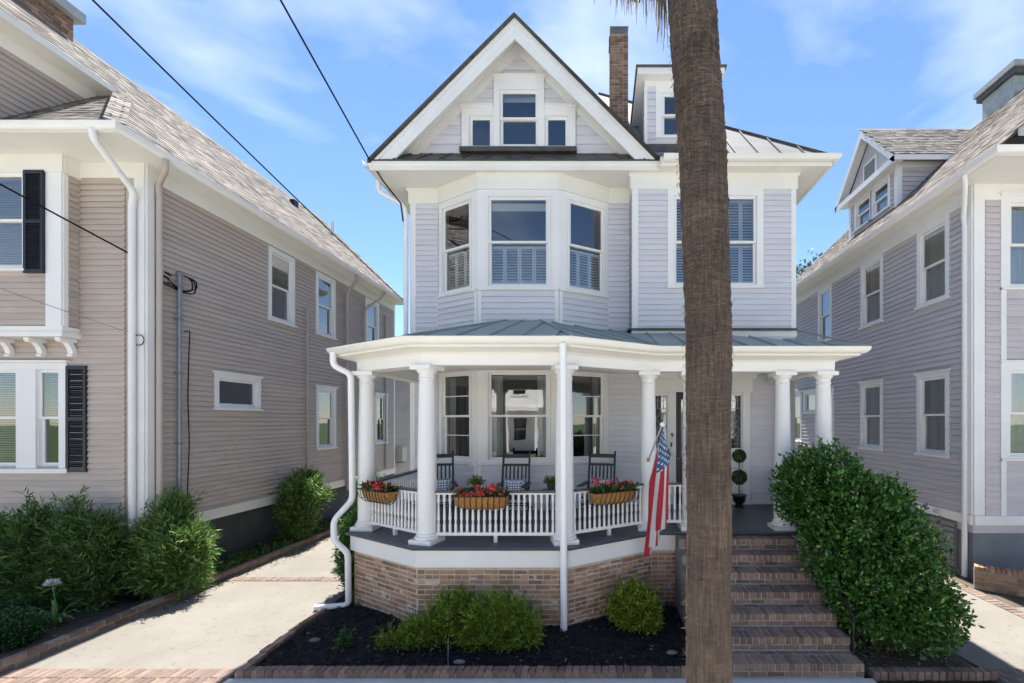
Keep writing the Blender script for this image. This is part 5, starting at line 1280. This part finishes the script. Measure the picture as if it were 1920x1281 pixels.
lf = leaf_mesh('leaf_litter', P, D, .05, .022, 'dead_frond', None, g, kind='stuff'); lf['label'] = 'dry leaf litter on the soil under the big hedge'; lf['category'] = 'leaf litter'
n = 110; P = np.stack([g.uniform(-4.2, 1.2, n), g.uniform(5.35, 6.4, n), np.full(n, .05)], 1); D = g.normal(size=(n, 3)); D[:, 2] *= .2
lf = leaf_mesh('leaf_litter', P, D, .05, .022, 'dead_frond', None, g, kind='stuff'); lf['label'] = 'dry leaf bits scattered over the black mulch'; lf['category'] = 'leaf litter'
# agapanthus
AG = thing('agapanthus', 'agapanthus with strap leaves and one white flower head in the left bed', 'flower', (-8.12, 6.6, 0))
tips = []
for i in range(18):
    az = i*2.4+rr.uniform(-.3, .3); L_ = rr.uniform(.28, .42); c = Vector((-8.12, 6.6, -.01)); d = Vector((math.cos(az), math.sin(az), 0)); hh = rr.uniform(.12, .32)
    tips.append([c+d*.01, c+d*L_*.35+Vector((0, 0, hh*.8)), c+d*L_*.7+Vector((0, 0, hh)), c+d*L_+Vector((0, 0, hh*.75))])
b = MB()
for pts in tips:
    base = len(b.v); dv = pts[-1]-pts[0]; sdv = dv.cross(Vector((0, 0, 1))).normalized()
    for i, p in enumerate(pts):
        w = (.034, .046, .038, .008)[i]; b.v += [tuple(p-sdv*w/2), tuple(p+Vector((0, 0, -.005))), tuple(p+sdv*w/2)]
    for i in range(3):
        for j in range(2): q = base+3*i+j; b.f.append((q, q+1, q+4, q+3))
b.build('leaves', 'agapanthus', AG, smooth=60, fix=False)
MB().tube([(-8.12, 6.6, .0), (-8.11, 6.6, .3), (-8.17, 6.6, .58)], [.009, .008, .006]).build('flower_stalk', 'agapanthus', AG, smooth=60)
d = g.normal(size=(160, 3)); d /= np.linalg.norm(d, axis=1)[:, None]; d[:, 2] = np.abs(d[:, 2])*1.0-.25
leaf_mesh('flower_head', np.array([-8.17, 6.6, .60])+d*.035, d, .055, .018, 'petal_white', AG, g)
# far tree between the houses
ft = thing('background_tree', 'leafy tree top far off between the white house and the right roof', 'tree', (12.0, 26, -.2))
bl = [(12.0, 26, 10.9, 1.0, 1, 1.0), (12.5, 26, 11.9, .8, .8, .8), (11.3, 26.2, 10.0, 1.0, .9, .8), (12.6, 26, 10.0, 1.3, 1.2, 1.1), (11.8, 26, 9, 1.6, 1.5, 1.2)]
P, d = blob_points(bl, 420, g, shell=.7, rough=.4); Q, D = sprigs(P, d, 6, g, .14, .2, .9); leaf_mesh('crown', Q, D, .20, .11, 'leaf_far', ft, g)
b = MB(); b.tube([(12, 26, -.2), (12, 26, 5), (12, 26, 9)], [.25, .2, .12], 8)
for c in bl: b.tube([(12, 26, 7.5), (c[0], c[1], c[2]), (c[0]+.2, c[1], c[2]+c[5]*.8)], [.1, .04, .012], 6)
b.build('trunk', 'bark', ft, smooth=60)
# ================================================================== overhead wires and the service mast
def sag(a, b, s, n=24): a, b = Vector(a), Vector(b); return [a.lerp(b, i/n)+Vector((0, 0, -s*4*(i/n)*(1-i/n))) for i in range(n+1)]
def wire(pts, r, label, m='cable'): return tag(MB().tube(pts, r, 6).build('overhead_wire', m, None, smooth=60), label, 'wire')
a = (-6.2, 4.2, 8.2)
wire(sag((-4.05, -10, 13.75), (-4.62, 8.9, 8.25), .0)+[Vector((-4.45, 9.1, 7.95)), Vector((-4.3, 9.55, 7.72)), Vector((-4.27, 9.6, 7.35))], .016, 'black overhead cable ending at the left eave of the lavender house')
wire(sag((-8.3, -10, 13.5), (-7.36, 16.6, 7.55), .36), .016, 'black overhead cable running along the shingled roof of the taupe house')
wire(sag((-12.3, 2.0, 9.4), (-7.84, 8.1, 5.68), .06)[:], .014, 'dark service cable from the left photo edge to the grey mast')
wire(sag((-10.9, 5.6, 5.9), (-7.97, 7.63, 4.5), .03), .006, 'thin grey wire below the service cable, ending on the white corner board', 'cable_grey')
ms_ = thing('service_mast', 'grey electrical mast with black wire loops on the taupe side wall', 'utility mast', (-7.78, 8.2, 1))
MB().tube([(-7.79, 8.2, 1.55), (-7.79, 8.2, 5.72)], .038, 12).build('conduit', 'galv', ms_, smooth=50)
MB().lathe([(.02, 0), (.055, .01), (.06, .05), (.03, .09), (.005, .1)], (-7.79, 8.2, 5.70), 12).build('weatherhead', 'galv', ms_, smooth=50)
for z in (2.6, 3.9, 4.9, 5.5): MB().box(-7.85, -7.745, 8.155, 8.245, z, z+.025).build('strap', 'galv', ms_)
MB().box(-7.88, -7.72, 8.02, 8.38, 1.12, 1.60).build('meter_box', 'galv', ms_)
t = MB()
for k, (dy, dz) in enumerate(((.30, -.28), (.24, -.22), (.33, -.15))):
    t.tube(bend([(-7.79, 8.22, 5.75), (-7.78, 8.2+dy, 5.72), (-7.76, 8.2+dy, 5.72+dz), (-7.78, 8.24, 5.42), (-7.82, 8.0, 5.48+.06*k)], .12), .011, 6)
t.build('wire_loop', 'cable', ms_, smooth=60)
t = MB(); t.tube([(-7.80, 8.0, 5.60), (-7.82, 7.86, 5.64)], .022, 8); t.tube([(-7.80, 7.99, 5.48), (-7.82, 7.85, 5.53)], .022, 8); t.build('splice', 'rubber', ms_, smooth=60)
t = MB(); t.tube(bend([(-7.83, 8.33, 4.7), (-7.80, 8.42, 4.75), (-7.80, 8.40, 4.3), (-7.84, 8.42, 3.5), (-7.83, 8.44, 2.6), (-7.84, 8.4, 1.3)], .1), .009, 6); t.build('slack_wire', 'cable', ms_, smooth=60)
t = MB(); ring_ = [(-7.96+.09*math.cos(i/20*6.28), 7.64, 4.42+.09*math.sin(i/20*6.28)) for i in range(21)]; t.tube(ring_, .007, 6, caps=False); wl_ = t.build('wire_coil', 'cable', None, smooth=60)
tag(wl_, 'small coil of dark wire hung on the white corner board of the taupe house', 'wire coil')
ac = thing('heat_pump', 'small beige wall-mounted air conditioner far down the taupe wall', 'air conditioner', (-7.6, 17.0, 1.4))
MB().box(-7.94, -7.68, 17.2, 17.6, 1.45, 2.0).build('cabinet', 'ac_body', ac); MB().box(-7.94, -7.66, 17.25, 17.55, 1.40, 1.449).build('wall_bracket', 'galv', ac)
# ================================================================== porch furniture
def rocker(loc, rz, label):
    T = thing('rocking_chair', label, 'rocking chair', loc, 'black rocking chairs on the porch', world=False); T.rotation_euler = (0, 0, rz)
    def part(n, mb): return mb.build(n, 'black', T)
    for s in (-1, 1):
        x = s*.26
        part('back_post', MB().bar((x, .20, .10), (x*.97, .42, 1.20), .036, .036)); part('finial', MB().lathe([(.012, 0), (.022, .02), (.02, .035), (.004, .05)], (x*.97, .42, 1.19), 8))
        part('leg', MB().bar((x, -.26, .06), (x, -.26, .62), .036, .036)); part('arm', MB().box(x-.045, x+.045, -.34, .28, .62, .645))
        rk = MB(); rk.tube([(x, -.42+.11*i, .022+.0045*abs(i-4.2)**1.9*.55) for i in range(11)], .02, 6); part('rocker', rk)
        part('stretcher', MB().bar((x, -.26, .25), (x, .22, .25), .022, .022))
    sl = MB()
    for i in range(7): sl.box(-.26+i*.0757, -.26+i*.0757+.062, -.28, .24, .40-.0, .418)
    part('seat', sl); part('crest_rail', MB().bar((-.25, .412, 1.14), (.25, .412, 1.14), .03, .075)); part('crest_rail', MB().bar((-.25, .375, .97), (.25, .375, .97), .026, .045))
    part('lower_rail', MB().bar((-.25, .285, .50), (.25, .285, .50), .026, .05))
    for i in range(6): x = -.19+i*.076; part('slat', MB().bar((x, .285, .50), (x, .372, .96), .032, .016))
    for z, y in ((.30, -.26), (.25, .22)): part('stretcher', MB().bar((-.25, y, z), (.25, y, z), .022, .022))
    return T
def pillow(T, label):
    me = MB(); n = 14
    for sgn in (-1, 1):
        b = len(me.v)
        for j in range(n+1):
            for i in range(n+1):
                u, v = i/n*2-1, j/n*2-1; t_ = .075*max(0, (1-u**4)*(1-v**4))**.5
                me.v.append((u*.22*(1-.06*(1-v*v)), sgn*t_, v*.15*(1-.06*(1-u*u))))
        me.f += [(b+j*(n+1)+i, b+j*(n+1)+i+1, b+(j+1)*(n+1)+i+1, b+(j+1)*(n+1)+i) for j in range(n) for i in range(n)]
    o = me.build('lumbar_pillow', 'pillow', None, smooth=80); M = Matrix.Translation(T.location) @ Matrix.Rotation(T.rotation_euler.z, 4, 'Z') @ Matrix.Translation((0, .185, .575)) @ Matrix.Rotation(R(-14), 4, 'X')
    o.matrix_basis = M; tag(o, label, 'pillow', 'patterned pillows on the rocking chairs'); return o
r1 = rocker((-1.63, 8.25, 1.2), 0, 'black rocking chair in the middle, before the wide bay window')
r2 = rocker((-.05, 8.35, 1.2), R(-14), 'black rocking chair on the right, in front of the narrow window')
r3 = rocker((-3.0, 8.30, 1.2), R(22), 'black rocking chair on the left, partly hidden by the column')
pillow(r1, 'white pillow with blue lattice on the middle rocking chair'); pillow(r2, 'white pillow with blue lattice on the right rocking chair'); pillow(r3, 'white pillow with blue lattice on the left rocking chair')
def small_table(loc, label):
    T = thing('side_table', label, 'table', loc, 'small black porch tables', world=False)
    MB().lathe([(.19, .50), (.20, .51), (.20, .525), (.19, .53)], (0, 0, 0), 20).build('table_top', 'black', T, smooth=40)
    for i in range(3): a = i*2.094+.3; MB().tube([(.06*math.cos(a), .06*math.sin(a), .5), (.15*math.cos(a), .15*math.sin(a), .0)], .012, 6).build('leg', 'black', T)
def fern(loc, label, r=.15):
    T = thing('potted_fern', label, 'potted plant', loc)
    x, y, z = loc; MB().lathe([(.06, 0), (.085, .10), (.092, .12), (.085, .125)], loc, 14).build('pot', 'slate', T, smooth=40)
    g2 = np.random.default_rng(int(abs(x)*100)); d = g2.normal(size=(420, 3)); d[:, 2] = np.abs(d[:, 2])*.7; d /= np.linalg.norm(d, axis=1)[:, None]
    leaf_mesh('foliage', np.array([x, y, z+.12])+d*g2.uniform(.1, 1, (420, 1))*r, d+g2.normal(size=(420, 3))*.5, .06, .016, 'leaf_front', T, g2)
small_table((-.92, 8.35, 1.2), 'small round black table between the middle and right rocking chairs'); fern((-.92, 8.35, 1.73), 'small green plant on the table right of the middle rocking chair', .13)
small_table((-2.32, 8.3, 1.2), 'small round black table left of the middle rocking chair'); fern((-2.32, 8.3, 1.73), 'small green plant left of the middle rocking chair', .15)
ps = thing('plant_stand', 'black scrolled iron stand behind the corner railing at the left', 'plant stand', (-3.45, 8.9, 1.2))
t = MB(); t.tube([(-3.45+.12*math.cos(i/16*6.28), 8.9+.12*math.sin(i/16*6.28), 2.02) for i in range(17)], .012, 6, caps=False); t.tube([(-3.45+.12*math.cos(i/16*6.28), 8.9+.12*math.sin(i/16*6.28), 1.70) for i in range(17)], .012, 6, caps=False)
for i in range(3): a = i*2.094; t.tube([(-3.45+.12*math.cos(a), 8.9+.12*math.sin(a), 2.02), (-3.45+.09*math.cos(a), 8.9+.09*math.sin(a), 1.6), (-3.45+.15*math.cos(a), 8.9+.15*math.sin(a), 1.2)], .01, 6)
t.build('frame', 'iron', ps, smooth=60)
def flowerbox(a, b, t0, t1, label, seed):
    F = Frame(a, b); g2 = np.random.default_rng(seed); s0, s1 = F.len*t0, F.len*t1; zt = 1.93; prof = [(.05, zt), (.06, zt-.10), (.11, zt-.19), (.18, zt-.205), (.24, zt-.16), (.275, zt-.07), (.285, zt)]
    c = F.p((s0+s1)/2, .16, 1.72); T = thing('flower_basket', label, 'flower box', c, 'flower baskets on the porch railing')
    lv = MB(); n = 14
    for i in range(n+1):
        s = s0+(s1-s0)*i/n; k = 1-.25*abs(2*i/n-1)**4
        for o, z in prof: lv.v.append(F.p(s, .05+(o-.05)*k, zt+(z-zt)*k))
    m = len(prof); lv.f = [(i*m+j, i*m+j+1, (i+1)*m+j+1, (i+1)*m+j) for i in range(n) for j in range(m-1)]+[tuple(range(m)), tuple(range(n*m, n*m+m))]
    lv.build('coir_liner', 'coir', T, smooth=50)
    w = MB(); ex_ = .006
    w.tube([F.p(s0-.01, .05, zt), F.p(s0-.01, .29, zt), F.p(s1+.01, .29, zt), F.p(s1+.01, .05, zt), F.p(s0-.01, .05, zt)], .008, 6)
    for i in range(9):
        s = s0+(s1-s0)*(i+.5)/9; w.tube([F.p(s+(.02 if j > 2 else 0)*j*.4, o+.008, z-.004) for j, (o, z) in enumerate(prof)], .006, 5)
    for s in (s0+.05, s1-.05): w.tube([F.p(s, .05, zt), F.p(s, .055, 1.985), F.p(s, -.06, 1.985), F.p(s, -.06, 1.94)], .006, 5)
    for s, e in ((s0, -1), (s1, 1)):
        w.tube([F.p(s+e*(.0+.05*math.sin(i/8*math.pi)), .28-.2*i/8, zt-.05-.12*math.sin(i/8*math.pi)) for i in range(9)], .006, 5)
    w.build('wire_frame', 'iron', T, smooth=60)
    k = 420; Q = np.array([F.p(g2.uniform(s0+.03, s1-.03), g2.uniform(.07, .27), zt+g2.uniform(-.03, .07)) for _ in range(k)]); D = g2.normal(size=(k, 3)); D[:, 2] = np.abs(D[:, 2])+.2; D[:, 1] -= .3
    leaf_mesh('leaves', Q, D, .07, .035, 'leaf_box', T, g2)
    nf = {61: 30, 62: 34, 63: 22}[seed]; hi = {61: .10, 62: .13, 63: .18}[seed]
    cs = [np.array(F.p(g2.uniform(s0+.04, s1-.04), g2.uniform(.08, .30), zt+g2.uniform(.02, hi))) for _ in range(nf)]
    Q = np.concatenate([c_+g2.normal(size=(9, 3))*.012 for c_ in cs]); D = g2.normal(size=(nf*9, 3)); D[:, 2] += .3; D[:, 1] -= .5
    leaf_mesh('blossom', Q, D, .045, .04, 'petal', T, g2)
flowerbox(COL[0], COL[1], .14, .60, 'coir flower basket with red blossoms on the left angled railing', 61)
flowerbox(COL[1], COL[2], .23, .60, 'coir flower basket with red blossoms in the middle of the front railing', 62)
flowerbox(COL[2], COL[3], .25, .74, 'coir flower basket with red blossoms on the right angled railing', 63)
TP = thing('topiary', 'double-ball topiary in a black urn beside the front door', 'topiary', (2.93, 9.32, 1.2))
MB().lathe([(.11, 0), (.11, .03), (.075, .05), (.075, .09), (.12, .13), (.135, .23), (.155, .25), (.155, .275), (.13, .28)], (2.93, 9.32, 1.2), 16).build('urn', 'black', TP, smooth=40)
MB().tube([(2.93, 9.32, 1.45), (2.93, 9.32, 2.2)], .013, 8).build('stem', 'bark', TP)
for z, r in ((1.84, .155), (2.29, .135)):
    d = g.normal(size=(2600, 3)); d /= np.linalg.norm(d, axis=1)[:, None]; leaf_mesh('foliage_ball', np.array([2.93, 9.32, z])+d*(r*g.uniform(.72, .96, (2600, 1))), d+g.normal(size=(2600, 3))*.7, .030, .015, 'leaf_topiary', TP, g)
mt = MB().box(1.75, 2.55, 8.95, 9.45, 1.2, 1.215).build('door_mat', 'iron', None); tag(mt, 'dark mat lying on the porch floor before the door', 'door mat')
wr = thing('door_wreath', 'small green wreath beside the front door', 'wreath', (1.5, 9.6, 2.25))
a_ = g.uniform(0, 6.28, 260); P = np.stack([1.40+.10*np.cos(a_), np.full(260, 9.63), 2.30+.13*np.sin(a_)], 1)+g.normal(size=(260, 3))*.012; leaf_mesh('leaves', P, g.normal(size=(260, 3)), .045, .02, 'leaf_box', wr, g)
# ================================================================== flag
FLG = thing('flag', 'american flag hanging in folds from a short pole on the porch column', 'flag', (.84, 7.36, 2.35))
pa, pb = Vector((.80, 7.36, 2.36)), Vector((.885, 6.30, 2.975))
MB().tube([pa, pb], .013, 10).build('pole', 'chrome', FLG, smooth=60); MB().lathe([(.002, -.035), (.025, -.02), (.034, 0), (.025, .02), (.002, .035)], pb, 12).build('finial', 'pvc', FLG, smooth=60)
MB().tube([pa+Vector((0, .02, -.0)), pa.lerp(pb, .07)], .026, 10).build('bracket', 'brass', FLG, smooth=60)
fm_ = MB(); nu, nv = 60, 48
for i in range(nu+1):
    for j in range(nv+1):
        u, v = i/nu, j/nv; base = pb.lerp(pa, .03+.80*v); g_ = min(1, u*3.0)             # g_: gathering below the pole
        x = base.x+.12-.17*v*(.25+.75*g_)-.045*u*g_ + .045*g_*math.sin(v*15+u*1.5)+.02*math.sin(v*31+u*4)*g_
        y = base.y*(1-.55*g_)+(6.78)*.55*g_ + .06*g_*math.cos(v*15+u*2)
        z = base.z-1.56*u-(.16*v-.1)*g_*.6+.03*math.sin(v*9)*u
        fm_.v.append((x-.10*(1-g_)*(1-v) , y, z))
for i in range(nu):
    for j in range(nv): q = i*(nv+1)+j; fm_.f.append((q, q+1, q+nv+2, q+nv+1))
fo = fm_.build('cloth', 'flag_cloth', FLG, smooth=180, fix=False); ul = fo.data.uv_layers.new(name='UVMap')
for lp in fo.data.loops:
    i, j = divmod(lp.vertex_index, nv+1); ul.data[lp.index].uv = (i/nu, j/nv)
# ================================================================== houses across the street (out of view, added for bounce light and reflections in the glass)
def far_house(x, w_, hgt, label):
    T = thing('far_house', label, 'house', (x, -15, 0), 'pale houses across the street'); y = -14.5
    F = Frame((x+w_/2, y), (x-w_/2, y)); os_ = [(w_*f-.5, w_*f+.5, z, z+1.7) for f in (.2, .5, .8) for z in (1.6, 5.0)]
    sheath('wall', F, 0, w_, -.1, hgt, os_, 'white', T); MB().box(x-w_/2+.01, x+w_/2-.01, y-9, y-.3, -.1, hgt).build('house_body', 'white', T)
    MB().prism([(x-w_/2-.4, y+.5, hgt), (x+w_/2+.4, y+.5, hgt), (x, y+.5, hgt+w_*.42)], (0, -10, 0)).build('roof', 'shingle_base', T)
    MB().prism([(x-w_/2, y+.52, hgt), (x+w_/2, y+.52, hgt), (x, y+.52, hgt+w_*.40)], (0, .05, 0)).build('gable', 'white', T)
    for q in os_: window(T, F, *q, c=.12, depth=.28)
    MB().box(x-w_/2, x+w_/2, y+.01, y+2.2, 3.7, 4.0).build('porch_roof', 'white', T); MB().box(x-w_/2, x+w_/2, y+.01, y+2.2, -.1, .8).build('porch_floor', 'stucco', T)
    for i in range(5): MB().lathe([(.14, 0), (.11, 2.9)], (x-w_/2+.2+i*(w_-.4)/4, y+2.0, .8), 12).build('porch_column', 'white', T, smooth=40)
far_house(-8.5, 8.5, 7.6, 'white gabled house across the street, added for bounce light and reflections in the left panes'); far_house(2.5, 9, 7.8, 'white gabled house across the street, added for bounce light and reflections in the porch windows'); far_house(13.5, 8.5, 7.5, 'white gabled house across the street, added for bounce light and reflections in the right panes')
# ================================================================== small things in the bed
for i, (x, y, lab) in enumerate([(-3.9, 6.05, 'flat pale stone near the left edge of the mulch bed'), (-1.75, 5.50, 'grey stone half sunk in the mulch near the front edging'), (.93, 5.72, 'grey stone in the mulch beside the palm trunk')]):
    s = MB().lathe([(.02, 0), (.07, .01), (.075, .025), (.05, .04), (.01, .044)], (0, 0, 0), 12).build('stone', 'stone_light', None, smooth=60); s.matrix_basis = Matrix.Translation((x, y, .01)) @ Matrix.Diagonal((1, .6, 1, 1)); tag(s, lab, 'stone')
stk = MB().tube([(-1.86, 5.42, .0), (-1.86, 5.42, .36)], .005, 6).build('garden_stake', 'galv', None); tag(stk, 'thin metal garden stake standing in the mulch before the front shrubs', 'stake')
for r_ in ROOTS:
    if '_w' in r_: del r_['_w']
